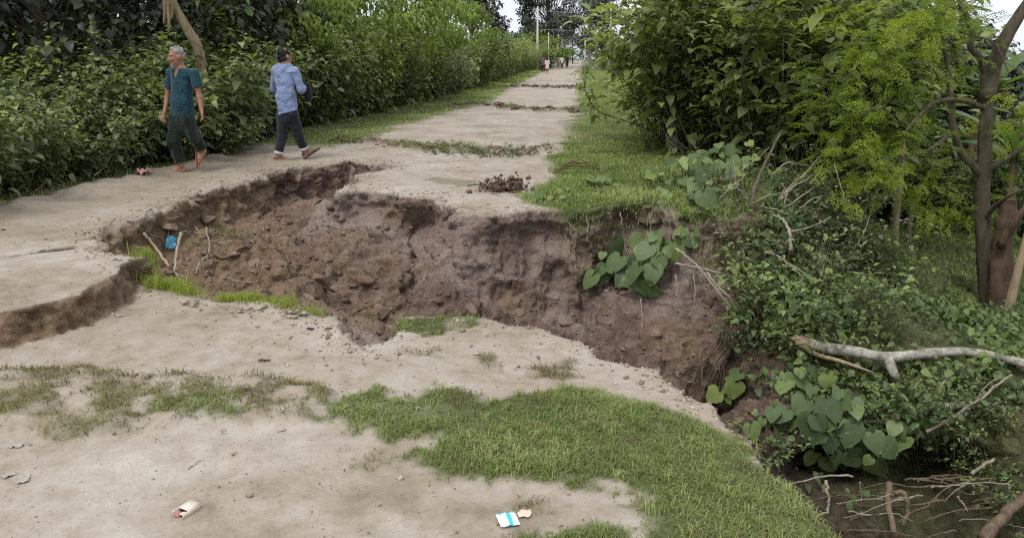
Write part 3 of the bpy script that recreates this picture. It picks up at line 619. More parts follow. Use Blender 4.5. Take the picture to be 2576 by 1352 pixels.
while y < 120:
    near = y < 20; step = 0.72 if y < 13 else (1.0 if y < 22 else 0.055*y)
    hx = float(lin(HEDGE, y))
    Ht = np.interp(y, [6, 10, 12, 15, 20, 30, 45, 80, 120], [1.35, 1.5, 1.75, 2.1, 2.2, 2.2, 2.3, 2.7, 3.2])
    for row in range(3 if y < 24 else 2):
        x = hx - (0.38, 1.25, 2.3)[row] - rv.uniform(0, 0.25); yy = y + rv.uniform(-.25, .25)*step
        h = Ht*rv.uniform(0.74, 1.18)*(1, 1.06, 1.12)[row]
        if row == 0 and y < 13: h *= 0.86
        src = tall_p[k % 2] if h > 2.3 else hedge_p[k % 3]; s = h/(3.0 if h > 2.3 else 1.9)
        if y > 26: s *= 1.0
        lb, gp = hedge_label(yy, row)
        if row == 0 and front < 20:
            lb = ORD[front]+' '+('drooping' if yy < 8.4 else 'broad leaved' if yy < 15 else 'dense')+' green shrub from the left in the hedge front row'; front += 1
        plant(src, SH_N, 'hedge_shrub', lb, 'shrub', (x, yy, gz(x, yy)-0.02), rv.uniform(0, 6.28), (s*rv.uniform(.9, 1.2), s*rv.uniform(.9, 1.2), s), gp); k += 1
    y += step
# low leafy sprawl in front of the near hedge, by the fallen twigs
for i, (px, py, s) in enumerate([(60,470,.42),(180,440,.45),(330,420,.42),(20,380,.6),(250,400,.5),(400,405,.4),(560,385,.36)]):
    p = hit(px, py)[0]
    plant(hedge_p[i % 3], SH_N, 'sprawling_weed', ORD[sorted([60,180,330,20,250,400,560]).index(px)]+' low leafy weed from the left at the path edge under the hedge', 'weed', p, rv.uniform(0, 6), (s*1.5, s*1.5, s), 'weeds under the near hedge')
# ------------------------------------------------------------------ trees behind the hedge
lime_p = [branch_tree(200+i, 4.6, 1.5, 1.0, 2600, .17, M_LIME, M_STEM, .07, LANCE, 46, droop=0.7) for i in range(2)]
for (px, Y, H, lb) in [(1075, 24, 5.6, 'bright lime green young tree rising in the middle of the left hedge'), (950, 21, 4.6, 'lime green sapling behind the hedge right of the man in blue'),
                   (1160, 28, 5.0, 'lime green tree over the hedge beside a dark crown'), (1240, 40, 4.4, 'slim pale green tree standing against the sky at the hedge end'),
                   (850, 18.5, 4.2, 'leafy young tree above the hedge near the man in blue'), (1290, 60, 3.9, 'far pale bushy tree at the last stretch of the left hedge')]:
    p = AT(px, 200, Y); s = H/4.6; zb = gz(p.x-1.2, Y)
    plant(lime_p[rv.randrange(2)], TR_N, 'young_tree', lb, 'tree', (p.x-1.0, Y, zb), rv.uniform(0, 6), (s, s, s))
p = AT(1185, 100, 47); dk = branch_tree(230, 6.2, 2.2, 1.2, 2600, .26, M_DARK, M_BARK, .16, OVATE, 40)
plant(dk, TR_N, 'dark_tree', 'dark crowned tree rising behind the lime trees of the hedge', 'tree', (p.x, 47, -.4), 1.0, 1.0)
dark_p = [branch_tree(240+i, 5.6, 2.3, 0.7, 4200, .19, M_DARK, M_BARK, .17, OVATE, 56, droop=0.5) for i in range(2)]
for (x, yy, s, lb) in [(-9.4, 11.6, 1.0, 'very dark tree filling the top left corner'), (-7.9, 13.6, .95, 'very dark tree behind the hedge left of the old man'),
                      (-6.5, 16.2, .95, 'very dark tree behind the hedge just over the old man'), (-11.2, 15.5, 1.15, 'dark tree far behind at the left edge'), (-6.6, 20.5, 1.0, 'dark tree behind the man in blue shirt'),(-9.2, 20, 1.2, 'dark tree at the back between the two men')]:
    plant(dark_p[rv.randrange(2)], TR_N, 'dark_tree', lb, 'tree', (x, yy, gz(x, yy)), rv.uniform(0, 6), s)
# leaning bare trunk with strips of bark above the old man
mb = MB(); T = [AT(512, 330, 12.9), AT(508, 200, 12.8), AT(498, 125, 12.7), AT(470, 72, 12.6), AT(437, 15, 12.5), AT(415, -40, 12.4), AT(400, -120, 12.3)]
tube(mb, spline(T, 24), np.linspace(.09, .06, 24), 10, .5, .06)
lt = thing('leaning_tree', 'leaning bare tan trunk with torn bark above the old man', 'tree', (T[0].x, T[0].y, gz(T[0].x, T[0].y)))
def local(me, root):
    me.transform(Matrix.Translation(-root.location)); return me
link('trunk', local(mb.mesh('trunk', [M_TAN]), lt), lt)
for (x0, x1, y1) in [(413, 411, 62), (420, 424, 85), (431, 430, 50)]:
    mb = MB(); tube(mb, spline([AT(x0, -30, 12.45), AT((x0+x1)/2+3, y1*.5, 12.4), AT(x1, y1, 12.4)], 8), [.03, .035, .03, .03, .025, .02, .02, .008], 5, .6, .25)
    link('bark_strip', local(mb.mesh('bark_strip', [M_TAN]), lt), lt)
mb = MB(); rs = np.random.RandomState(3)
for q in range(26):
    c = np.array(AT(395, -190, 12.3))+rs.normal(size=3)*np.array([.9, .9, .4]); n = 30
    v = rs.normal(size=(n,3)); P = c+unit(v)*rs.uniform(.05,.45,(n,1)); put_leaves(mb, P, v+np.array([0,0,-.3]), np.array([0,0,1.])+rs.uniform(-.4,.4,(n,3)), .15, .15, rs.uniform(.2,.8,n), OVATE)
    tube(mb, [np.array(T[-1]), c], [.02, .008], 4, 0)
o = link('crown', local(mb.mesh('crown', [M_HEDGE]), lt), lt); o['kind'] = 'stuff'

# ------------------------------------------------------------------ broad leaved shrubs on the right shoulder
big_p = [cane_shrub(300+i, 3.2, 1.7, (34, 30, 34)[i], (.20, .24, .16)[i], (.078, .088, .066)[i], (M_HEDGE, M_HEDGE, M_LIME)[i], (OVATE, OVATE, LANCE)[i], 0.14, 0.45, 0.4, 0.72, 13) for i in range(3)]
for i, (x, yy, H, lb, gp) in enumerate([
    (2.95, 12.8, 2.8, 'big leafy shrub nearest the road on the right shoulder, with bare pale stems', None),
    (3.5, 11.9, 3.4, 'tall leafy shrub above the heart leaved vines at the gully top', None),
    (3.4, 14.9, 2.8, 'leafy shrub on the right shoulder behind the nearest one', None),
    (4.2, 11.3, 3.6, 'tall broad leaved shrub with dry branches hanging from its foot', None),
    (4.0, 13.9, 3.9, 'tall leafy shrub in the middle of the right hand thicket', 'right hand thicket'), (4.9, 12.9, 3.4, 'leafy shrub in the right hand thicket beside the feathery leaves', 'right hand thicket'),
    (4.3, 17.2, 2.7, 'leafy shrub beside the right verge of the far road', 'right verge shrubs'), (5.0, 16.5, 4.0, 'leafy shrub beside the right verge of the far road', 'right verge shrubs'),
    (5.3, 21, 2.8, 'leafy shrub beside the right verge of the far road', 'right verge shrubs'), (5.7, 26, 2.8, 'leafy shrub beside the right verge of the far road', 'right verge shrubs'),
    (7.3, 33, 2.8, 'leafy shrub beside the right verge of the far road', 'right verge shrubs'), (9.8, 45, 2.8, 'leafy shrub beside the right verge of the far road', 'right verge shrubs'),
    (13.2, 62, 3.0, 'leafy shrub beside the right verge of the far road', 'right verge shrubs'), (17.0, 82, 3.2, 'leafy shrub beside the right verge of the far road', 'right verge shrubs'),
    (5.6, 14.8, 3.5, 'tall dark shrub at the back of the right hand thicket', 'back of the thicket'), (6.2, 17.5, 3.6, 'tall dark shrub at the back of the right hand thicket', 'back of the thicket'),
    (6.8, 22, 4.6, 'tall dark shrub at the back of the right hand thicket', 'back of the thicket'), (9.5, 32, 4.6, 'tall dark shrub at the back of the right hand thicket', 'back of the thicket')]):
    s = H/3.2
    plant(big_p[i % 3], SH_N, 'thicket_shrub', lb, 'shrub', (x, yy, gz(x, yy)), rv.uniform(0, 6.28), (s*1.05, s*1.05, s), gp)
# upright spray that leans out over the road
mb = MB(); st = MB(); base = Vector((2.85, 12.75, 0.0))
sp = [base, AT(1640, 330, 12.5), AT(1560, 300, 12.3), AT(1505, 280, 12.1), AT(1476, 240, 12.0), AT(1468, 205, 12.0), AT(1466, 165, 12.0)]
sps = spline(sp, 16); tube(st, sps, np.linspace(.014, .005, 16), 5, .3)
rs = np.random.RandomState(8); n = 64; P = sps[rs.randint(3, 16, n)]+rs.normal(0, .05, (n,3)); D = rs.normal(size=(n,3)); D[:,2] = -np.abs(D[:,2])*.8
put_leaves(mb, P+unit(D)*.03, D, np.array([0,0,1.])+rs.uniform(-.5,.5,(n,3)), rs.uniform(.09,.19,n), .13, rs.uniform(.2,.8,n), OVATE)
e = thing('leaning_sprig', 'thin leafy sprig leaning out over the road from the right shrub', 'sprig', base)
o = link('foliage', local(mb.mesh('foliage', [M_HEDGE]), e), e); o['kind'] = 'stuff'; link('stems', local(st.mesh('stems', [M_STEM]), e), e)
# low twiggy shrubs on the gully bank
small_g = [cane_shrub(340+i, 1.0, .9, 18, .10, .06, M_GREY, OVATE, .1, .5, .4, .6, 1) for i in range(2)]
small_h = [cane_shrub(350+i, .8, .8, 22, .11, .055, M_HEART, OVATE, .05, .45, .3, .62, 1) for i in range(2)]
BANK = [(1975,780,.65,1),(2040,810,.75,1),(2010,720,.7,1),(2075,880,.45,1),(2460,1180,.3,1),(2545,1240,.35,1),(2130,640,.6,1),(1900,610,.4,0),(1985,690,.75,0),(2060,650,.8,0),(1940,500,.6,0),(1990,570,.7,0),(2090,770,.5,1),(1960,830,.55,1),(2180,830,.3,1),(2300,830,.25,1),(2440,840,.25,1),(1885,850,.4,1),
        (2040,930,.25,1),(2350,1010,.45,1),(2450,1000,.3,0),(2540,1040,.3,1),(2390,1090,.4,1),(2540,1150,.35,0),(2250,985,.3,1),(1900,1130,.35,1),(2330,985,.25,1),(2130,690,.5,0),(2560,840,.3,1),(2070,560,.6,0),
        (1850,580,.4,1),(2150,1010,.4,1),(2180,960,.22,1),(2100,820,.4,1),(2450,955,.2,1)]
seen = {}
for i, (px, py, s, t) in enumerate(sorted(BANK)):
    p = hit(px, py)[0]; src = (small_g, small_h)[t][i % 2]
    if py < 700: lb, gp = 'small leafy bush under the tall right shrubs', 'bushes under the right shrubs'
    elif px < 2150 and py < 900: lb, gp = 'small dusty bush on the bank left of the pale log', 'bushes left of the pale log'
    elif py < 900: lb, gp = 'low green bush on the bank behind the pale log', 'bushes behind the pale log'
    else: lb, gp = 'low green bush below the pale log on the gully bank', 'bushes below the pale log'
    seen[gp] = seen.get(gp, 0)+1; lb = ORD[seen[gp]-1]+' '+lb.split(' ', 1)[1]+', from the left'
    plant(src, SH_N, 'bank_bush', lb, 'bush', p-Vector((0,0,.05)), rv.uniform(0, 6), (s*1.15, s*1.15, s), gp)
# ------------------------------------------------------------------ dark wood behind on the low field
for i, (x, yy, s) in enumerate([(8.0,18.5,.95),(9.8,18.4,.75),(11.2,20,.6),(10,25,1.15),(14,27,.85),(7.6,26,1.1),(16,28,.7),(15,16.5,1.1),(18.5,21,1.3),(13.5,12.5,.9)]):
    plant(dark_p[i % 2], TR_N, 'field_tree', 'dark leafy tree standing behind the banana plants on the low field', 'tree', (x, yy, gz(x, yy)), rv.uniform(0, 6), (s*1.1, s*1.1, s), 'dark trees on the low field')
for i, (x, yy, H) in enumerate([(7.9,13.6,1.7),(9.2,12.6,1.7),(10.2,11,1.7),(7.2,15.0,2.2),(9,14,2.4),(10.8,12.8,2.4)]):
    s = H/1.9; plant(hedge_p[i % 3], SH_N, 'field_shrub', 'leafy shrub at the foot of the banana plants on the low field', 'shrub', (x, yy, gz(x, yy)), rv.uniform(0, 6), s, 'shrubs under the banana plants')
# ------------------------------------------------------------------ banana plants (each leaf a part)
def banana_leaf(seed, L=1.9, W=.42):
    rs = np.random.RandomState(seed); mb = MB(); n = 15; t = np.linspace(0, 1, n)
    w = W*np.sin(np.pi*np.clip(t*0.93+0.05, 0, 1))**0.6*0.5; w[-1] = 0.01
    mid = np.stack([L*t*(1-.12*t), np.zeros(n), -L*.35*t**2.2+.05*np.sin(t*3)], -1)
    V = []; 
    for i in range(n):
        tear = rs.uniform(-.10, .03)
        V += [mid[i]+[0, w[i], .22*w[i]+tear*w[i]], mid[i], mid[i]+[0, -w[i], .22*w[i]+rs.uniform(-.1,.03)*w[i]]]
    q = []
    for i in range(n-1):
        a = 3*i; q += [(a, a+1, a+4, a+3), (a+1, a+2, a+5, a+4)]
    mb.add(V, q, None, rs.uniform(.2, .8)); tube(mb, mid, np.linspace(.02, .004, n), 4, .9)
    return mb.mesh('leaf', [M_BANANA])
bl = [banana_leaf(1), banana_leaf(2, 1.6, .5), banana_leaf(3, 2.1, .46)]
def pseudostem(seed, H):
    mb = MB(); rs = np.random.RandomState(seed); tube(mb, spline([[0,0,-.2],[.03,0,H*.5],[.0,.05,H]], 12), np.linspace(.13, .07, 12), 9, .5, .1); return mb.mesh('pseudostem', [M_BSTEM])
bs = [pseudostem(1, 2.0), pseudostem(2, 2.4)]
def banana(label, x, y, s, rz, nl=8, group=None):
    e = thing('banana_plant', label, 'banana plant', (x, y, gz(x, y)), rz, group, s); k = rv.randrange(2); H = (2.0, 2.4)[k]
    link('pseudostem', bs[k], e)
    for j in range(nl):
        a = j*2.4+rv.uniform(-.3,.3); el = rv.uniform(-.1, 1.1)
        link('leaf', bl[rv.randrange(3)], e, (0, .05, H-.1), (rv.uniform(-.3,.3), -el, a), rv.uniform(.8, 1.1))
for i, (x, y, s) in enumerate([(6.2,15.4,1.0),(6.9,16.0,1.1),(7.5,15.2,.95),(8.3,16.2,1.15),(9.2,15.6,1.0),(6.5,17.2,1.1)]):
    banana('banana plant with brown sheathed stem in the grove behind the slope', x, y, s, rv.uniform(0, 6), 7, 'banana grove behind the slope')
banana('banana plant with wide pale leaves behind the feathery tree', 7.75, 12.0, .75, .4, 9)
banana('banana plant whose leaves rise over the thicket top', 5.2, 14.2, 1.15, 2.0, 9)
banana('banana plant showing pale leaves behind the hedge by the leaning trunk', -6.1, 17.2, 1.05, 1.0, 9)
# palms: each frond a part
def frond(seed, L=2.6):
    rs = np.random.RandomState(seed); mb = MB(); n = 42; t = np.linspace(.12, 1, n)
    mid = lambda t: np.stack([L*t*(1-.1*t), 0*t, .25*L*t-.55*L*t**2.3], -1)
    tt = np.linspace(0, 1, 14); tube(mb, mid(tt), np.linspace(.022, .004, 14), 4, .8)
    P = mid(t)
    for sgn in (1, -1):
        D = np.stack([np.full(n, .55), sgn*np.ones(n), -.25+rs.uniform(-.15,.15,n)], -1)
        put_leaves(mb, P, D, np.array([[0,0,1.]]*n), .62*np.sin(np.pi*(t*.8+.15))**.7, .10, rs.uniform(.1,.7,n), LEAFLET)
    return mb.mesh('frond', [M_BANANA])
fr = [frond(1), frond(2, 2.2)]
def palm(label, x, y, H, nf, s=1.0):
    e = thing('palm', label, 'palm', (x, y, gz(x, y)), 0, None, s); mb = MB(); tube(mb, spline([[0,0,-.2],[.05,0,H*.5],[0,0,H]], 10), np.linspace(.16, .12, 10), 9, .5, .12); link('trunk', mb.mesh('trunk', [M_BARK]), e)
    for j in range(nf): link('frond', fr[j % 2], e, (0,0,H), (0, -rv.uniform(-.2, .9), j*2.4), rv.uniform(.9, 1.1))
palm('feathery palm behind the thicket right of the banana leaf', 7.6, 16.8, 3.4, 15)
palm('feathery palm behind the hedge between the two men', -8.4, 24.5, 3.3, 14)
# ------------------------------------------------------------------ heart leaved vines: every leaf an object
def heart_leaf(seed, curl=.25, lobe=.22, rnd=.5):
    rs = np.random.RandomState(seed)
    out = [(-.02,0),(-.12,.16),(-.08,.34),(.10,.47),(.30,.48),(.52,.38),(.72,.24),(.88,.10),(1.0,0)]
    mid = [(0.0,0),(.02,0),(.06,0),(.14,0),(.30,0),(.50,0),(.70,0),(.88,0),(1.0,0)]
    def z(x, y): return -curl*x*x*.8+.16*abs(y)-.30*y*y+.02*math.sin(13*x+seed)*abs(y)*3+.015*math.sin(17*y)
    V = []; q = []; t = []
    for i in range(9): V.append((mid[i][0], 0, z(mid[i][0], 0)-.012))
    half = {}
    for s in (1, -1):
        for i in range(1, 8):
            w = 1+rs.uniform(-.05, .05)
            for f in (.5, 1.0):
                x = mid[i][0]+(out[i][0]-mid[i][0])*f; yv = s*out[i][1]*f*w
                half[(s, i, f)] = len(V); V.append((x, yv, z(x, yv)))
        for i in range(1, 7):
            a, b = half[(s,i,.5)], half[(s,i+1,.5)]; c, d = half[(s,i,1.)], half[(s,i+1,1.)]
            q += [(i, i+1, b, a), (a, b, d, c)] if s < 0 else [(i+1, i, a, b), (b, a, c, d)]
        t += [(0, 1, half[(s,1,.5)]), (0, half[(s,1,.5)], half[(s,1,1.)]), (7, 8, half[(s,7,.5)]), (half[(s,7,.5)], 8, half[(s,7,1.)])]
    mb = MB(); mb.add(V, q, t, rnd); return mb.mesh('leaf', [M_HEART])
hl = [heart_leaf(i, c, .2, r) for i, (c, r) in enumerate([(.2,.3),(.35,.5),(.15,.62),(.4,.2),(.25,.85),(.3,.42)])]
nleaf = 0
def vine(label, cx, cy, rx, ry, n, L, lift=.12, seed=0, flat=.5, bright=None, name='heart_leaf_vine'):
    """leaves on stalks rising from the ground found at that spot"""
    global nleaf
    rs = random.Random(seed*77+int(cx)); p0, _ = hit(cx, cy)
    e = thing(name, label, 'vine', p0); mb = MB(); nodes = []
    for j in range(n):
        a = rs.uniform(0, 6.28); r = math.sqrt(rs.uniform(0, 1))
        p, nn = hit(cx+rx*r*math.cos(a), cy+ry*r*math.sin(a))
        if p is None or (p-p0).length > 1.6: continue
        up = (nn*(1-flat)+Vector((0,0,1))*flat+Vector((0,-.25,0))).normalized()
        q = p+up*lift*rs.uniform(.3, 2.1)
        d = Vector((rs.uniform(-1,1), -abs(rs.gauss(.5,.5)), rs.uniform(-.9,-.15))).normalized()
        nrm = (up+Vector((rs.gauss(0,.42), rs.gauss(-.25,.4), rs.gauss(0,.3)))).normalized()
        s = nrm.cross(d).normalized(); d = s.cross(nrm)
        Ls = L*rs.uniform(.42, 1.25)
        M = Matrix((d, s, nrm)).transposed().to_4x4()
        o = link('leaf', hl[bright[rs.randrange(len(bright))] if bright else rs.randrange(6)], e); nleaf += 1
        o.matrix_local = Matrix.Translation(q-p0) @ M @ Matrix.Diagonal((Ls, Ls*rs.uniform(.9, 1.15), Ls, 1))
        m = (p+q)/2+Vector((rs.uniform(-.04,.04), rs.uniform(-.04,.04), 0))
        tube(mb, spline([np.array(p-up*.03-p0), np.array(m-p0), np.array(q-p0)], 5), [.006,.005,.005,.004,.004], 4, rs.random(), cap=False); nodes.append(p-p0)
    nodes.sort(key=lambda v: v.x)
    for a, b in zip(nodes[:-1], nodes[1:]):
        if (a-b).length < .9: tube(mb, spline([np.array(a), np.array((a+b)/2+Vector((0,-.02,.03))), np.array(b)], 5), .007, 4, .4, cap=False)
    link('stems', mb.mesh('stems', [M_STEM]), e)
vine('dense clump of broad heart leaves at the gully top under the shrubs', 1800, 470, 95, 55, 46, .165, .24, 1, .6, (1,2,4,5))
vine('spray of smaller heart leaves on the shoulder left of the dense clump', 1690, 458, 65, 40, 24, .15, .18, 2, .7, (1,2,4))
vine('small heart leaved creeper on the grass above the gully wall', 1505, 470, 45, 18, 9, .14, .07, 3, .8, (2,4))
vine('tiny pale leaved creeper at the lip of the grass above the wall', 1400, 500, 55, 14, 7, .10, .05, 4, .8, (2,4))
vine('heart leaves hanging below the dense clump on the shadowed bank', 1770, 520, 45, 35, 10, .17, .12, 5, .5, (1,5,2))
vine('dark drooping heart leaves hanging on the gully wall, the leftmost bunch', 1525, 680, 50, 38, 22, .20, .14, 6, .25, (0,3,5))
vine('dark drooping heart leaves in the middle of the gully wall bunch', 1610, 690, 44, 38, 20, .21, .14, 7, .25, (0,3,5,1))
vine('lighter heart leaves on top of the bunch hanging on the gully wall', 1650, 635, 48, 28, 18, .17, .14, 8, .5, (1,2,4))
vine('few heart leaves beside the dry sticks on the gully wall', 1722, 610, 40, 22, 8, .19, .11, 9, .5, (1,2,5))
vine('large grey green heart leaves over the dark hole, the widest on the bank', 2085, 1060, 90, 65, 22, .18, .16, 10, .45, (0,1,3,5))
vine('large drooping leaves right of the widest ones over the dark hole', 2205, 1085, 75, 65, 20, .18, .16, 11, .4, (0,1,3))
vine('mid sized green leaves below the broken end of the pale log', 2010, 965, 60, 40, 18, .15, .13, 12, .5, (1,2,4,5))
vine('small leaves creeping along the grass edge above the gully', 1935, 1075, 50, 50, 16, .12, .1, 13, .5, (0,1,5))
vine('small drooping leaves under the largest leaves near the hole', 2100, 1140, 70, 30, 14, .15, .12, 14, .4, (0,3,5))
vine('lone green plant with pale hanging leaf on the bare bank', 1830, 985, 28, 26, 8, .16, .1, 15, .4, (2,4,1), 'bank_plant')
vine('light leaved creeper by the dry roots on the bank', 1870, 790, 45, 40, 16, .11, .1, 16, .5, (2,4,1))
vine('leafy creeper draped above the broken end of the log', 1985, 800, 60, 40, 18, .13, .1, 17, .5, (1,2,5))
vine('creeper leaves among the dry branches at mid bank', 1940, 640, 60, 40, 16, .13, .12, 18, .6, (0,1,5))
# ------------------------------------------------------------------ small ground cover on the bank
def cover():
    co, q, soil, rough, nor, rim, gg = GDATA; rs = np.random.RandomState(21)
    x, y, z = co.T
    w = sstep((x-(1.75+0.09*(y-4)))/0.5)*(rim > .12)*(y > 4.2)*(z > -1.62)*sstep((z+1.62)/.25)
    w = w*np.clip(.55+1.1*fbm(x, y, f=1.6, oct=2, seed=91), 0.03, 1)
    w = np.maximum(w, .5*(x > 3)*(y > 8))
    # hanging over the wall's top edge on the right
    w = w*(1-sstep((y-7.3)/1.2)*sstep((x-3.4)/.8)*.93)
    i = rs.choice(len(x), 17000, p=w/w.sum()); n = len(i)
    nn = nor[i]*.6+np.array([0,-.1,.6]); nn = unit(nn)
    P = co[i]+nn*rs.uniform(.01, .16, (n,1))+rs.uniform(-.02,.02,(n,3)); D = rs.normal(size=(n,3))+np.array([0,-.3,-.5])
    L = rs.uniform(.035, .085, n)*(1+.4*fbm(P[:,0], P[:,1], f=2, oct=1, seed=92)); mb = MB()
    r = np.clip(.42+.35*fbm(P[:,0], P[:,1], f=1.2, oct=2, seed=93)+rs.normal(0,.13,n), 0, 1)
    put_leaves(mb, P, D, nn+rs.uniform(-.5,.5,(n,3)), L, L*1.1, r, OVATE)
    o = link('ground_cover', mb.mesh('ground_cover', [M_HEART])); return tag(o, 'small green creeping leaves covering the gully bank and slope', 'ground cover', kind='stuff')
cover()
# ------------------------------------------------------------------ pale fallen log
def ptx(pts, Y): return [np.array(AT(x, y, Yq if Yq else Y)) for x, y, Yq in pts]
def above(x, y, k=.028, up=.0):
    p = hit(x, y)[0]; c = Vector((0, 0, CAM_H)); return np.array(p+(c-p)*k)+[0,0,up]
lg = [above(x, y) for x, y, Y in [(1998,850,6.25),(2060,870,6.2),(2140,882,6.15),(2230,897,6.1),(2330,888,6.05),(2420,884,6.0),(2500,894,5.95),(2580,914,5.9),(2680,935,5.85)]]
e = thing('fallen_log', 'pale mottled fallen log with a broken end lying on the bank', 'log', lg[3])
mb = MB(); tube(mb, np.vstack([spline(lg, 40)]), np.concatenate([[.018,.03,.038,.043,.045], np.linspace(.045,.030,35)]), 12, .5, .09); link('trunk', local(mb.mesh('trunk', [M_PALE]), e), e)
mb = MB(); tube(mb, spline([lg[3], above(2238,915), above(2248,940), above(2256,965,.0)], 8), np.linspace(.045,.03,8), 8, .5, .08); link('branch_stub', local(mb.mesh('branch_stub', [M_PALE]), e), e)
mb = MB(); tube(mb, spline([above(1996,848), above(2020,872), above(2060,893), above(2110,906), above(2165,925), above(2205,940,.02)], 14), np.concatenate([np.linspace(.022,.018,8), np.linspace(.016,.006,6)]), 6, .5, .12); link('split_strip', local(mb.mesh('split_strip', [M_TAN]), e), e)
for k in range(5):
    mb = MB(); b = above(2002+k*4, 846+k*5); tube(mb, [b+[.09,0,-.01], b+[.02,0,.0], b+[-.03-.02*(k%2),-.01,.01*(2-k)]], [.016,.012,.002], 5, .5, .2); link('splinter', local(mb.mesh('splinter', [M_TAN]), e), e)
# ------------------------------------------------------------------ dry sticks, branches and roots, each a thing
def stick(label, pts, r0, r1=None, m=None, name='dry_stick', side=(), cat='stick', group=None, n=None):
    P = [np.array(AT(*p)) if len(p) == 3 else above(p[0], p[1], .012) for p in pts]; S = spline(P, n or max(6, 4*len(P))); S = S+np.random.RandomState(len(label)).normal(0, .004, S.shape)
    e = link(name, None, None, Vector(P[0])); tag(e, label, cat, group)
    mb = MB(); tube(mb, S, np.linspace(r0, r1 or r0*.5, len(S)), 7, .5, .1); link('stem', local(mb.mesh('stem', [m or M_TWIG]), e), e)
    for sp in side:
        mb = MB(); Q = spline([np.array(AT(*p)) for p in sp], 8); tube(mb, Q, np.linspace(r0*.55, r0*.2, 8), 5, .5, .1); link('twig', local(mb.mesh('twig', [m or M_TWIG]), e), e)
    return e
stick('thick yellowish forked branch stuck in the bank above the gully', [(1842,683,7.35),(1868,665,7.3),(1894,647,7.3),(1922,629,7.35)], .034, .02, M_TAN, 'dry_branch', [[(1873,655,7.3),(1868,625,7.35),(1880,600,7.4),(1901,583,7.5)]], 'branch')
stick('long pale dry branch slanting up through the right shrubs', [(1901,583,7.5),(1922,552,7.6),(1945,524,7.7),(1988,470,7.9),(2022,440,8.0),(2060,395,8.2)], .022, .01, None, 'dry_branch', [[(1945,524,7.7),(1960,500,7.6),(1975,470,7.6)], [(1988,470,7.9),(1975,500,7.8),(1968,540,7.7)]], 'branch')
stick('grey root lying across the top of the gully wall', [(1698,662,7.2),(1725,668,7.15),(1753,673,7.15),(1800,685,7.2),(1848,699,7.2)], .012, .02, None, 'dry_root', [], 'root')
stick('straight dry stick leaning down the gully wall, the longer one', [(1698,625,7.2),(1722,640,7.1),(1738,655,7.05),(1760,676,7.0),(1817,747,6.8),(1850,790,6.7)], .013, .008)
stick('straight dry stick leaning down the gully wall, the right one', [(1778,685,7.0),(1800,715,6.9),(1830,742,6.8),(1860,772,6.7)], .012, .008)
stick('dark upright branch crossing behind the dry sticks', [(1896,578,7.6),(1893,540,7.6),(1891,506,7.6),(1904,455,7.8),(1930,400,8.2),(1965,330,8.6)], .028, .015, M_BARK, 'dry_branch', [[(1891,506,7.6),(1860,480,7.8),(1840,440,8.0)]], 'branch')
stick('arched bare twig curving right over the bank bushes', [(1922,640,7.1),(1937,635,7.0),(1983,662,6.9),(2030,690,6.8),(2076,714,6.8)], .012, .006, None, 'dry_branch', [[(1983,662,6.9),(2020,700,6.7),(2060,760,6.6)], [(2030,690,6.8),(2080,700,6.8),(2140,690,6.8)]], 'branch')
stick('pale bent branch rising among bushes on the bank', [(1988,629,7.0),(1986,583,7.1),(1968,552,7.2),(1942,540,7.3)], .018, .01, None, 'dry_branch', [[(1986,583,7.1),(2040,570,7.0),(2090,545,7.0)]], 'branch')
stick('thin straight sapling leaning right in front of the banana grove', [(2278,590,10.5),(2300,520,10.5),(2335,440,10.5),(2375,350,10.5),(2405,290,10.5)], .02, .012, M_STEM, 'leaning_sapling', [], 'sapling')
stick('long pale twig bowed over the grassy slope', [(2160,600,7.5),(2210,615,7.6),(2260,632,7.7),(2320,640,7.8),(2370,655,7.8)], .009, .005, M_STEM)
stick('bare stick lying up the bank below the pale log, the long one', [(2330,1085,5.2),(2400,1045,5.25),(2470,995,5.3),(2545,940,5.4)], .014, .008, None, 'dry_stick', [[(2455,1008,5.3),(2475,975,5.3),(2505,950,5.3)]])
stick('short stick standing in the bushes right of the largest leaves', [(2345,1000,5.5),(2365,970,5.5),(2395,935,5.55)], .013, .009)
stick('grey log piece half hidden in bushes below the pale log', [(2330,1022,5.4),(2400,1018,5.4),(2480,1022,5.4),(2545,1035,5.4)], .035, .02, M_PALE, 'log_piece', [], 'log')
stick('pale cut stick jutting over the dark hole at the right', [(2445,1190,4.9),(2475,1168,4.95),(2500,1152,5.0)], .014, .012)
stick('thick curving root at the bottom right corner', [(2470,1352,4.3),(2510,1310,4.4),(2560,1265,4.5),(2620,1220,4.6)], .04, .03, M_ROOT, 'root', [], 'root')
stick('pale root hanging over the hole, the tallest', [(2238,1215,4.85),(2232,1255,4.75),(2240,1300,4.65),(2252,1352,4.55)], .024, .02, M_ROOT, 'root', [], 'root')
stick('looped pale root right of the tallest hanging one', [(2245,1238,4.85),(2275,1240,4.8),(2283,1280,4.75),(2270,1320,4.65)], .02, .015, M_ROOT, 'root', [], 'root')
stick('thin upright root left in the hole against the dark', [(2078,1208,4.9),(2080,1235,4.85),(2084,1262,4.8),(2081,1285,4.7)], .012, .009, None, 'root', [], 'root')
rs2 = random.Random(9)
for k in range(64):
    x = rs2.uniform(2040, 2560); y = rs2.uniform(1195, 1340); dx = rs2.uniform(-220, 220); dy = rs2.uniform(-30, 60); Y = rs2.uniform(4.6, 5.4)
    stick('thin dry root in the tangle filling the dark hole at bottom right', [(x,y,Y),(x+dx*.33,y+rs2.uniform(-9,9)+dy*.3,Y),(x+dx*.7,y+rs2.uniform(-9,9)+dy*.65,Y-.1),(x+dx,y+dy+6,Y-.15)], rs2.uniform(.003,.009), .002, M_ROOT if k % 2 else M_TWIG, 'tangled_root', [], 'root', 'root tangle in the hole')
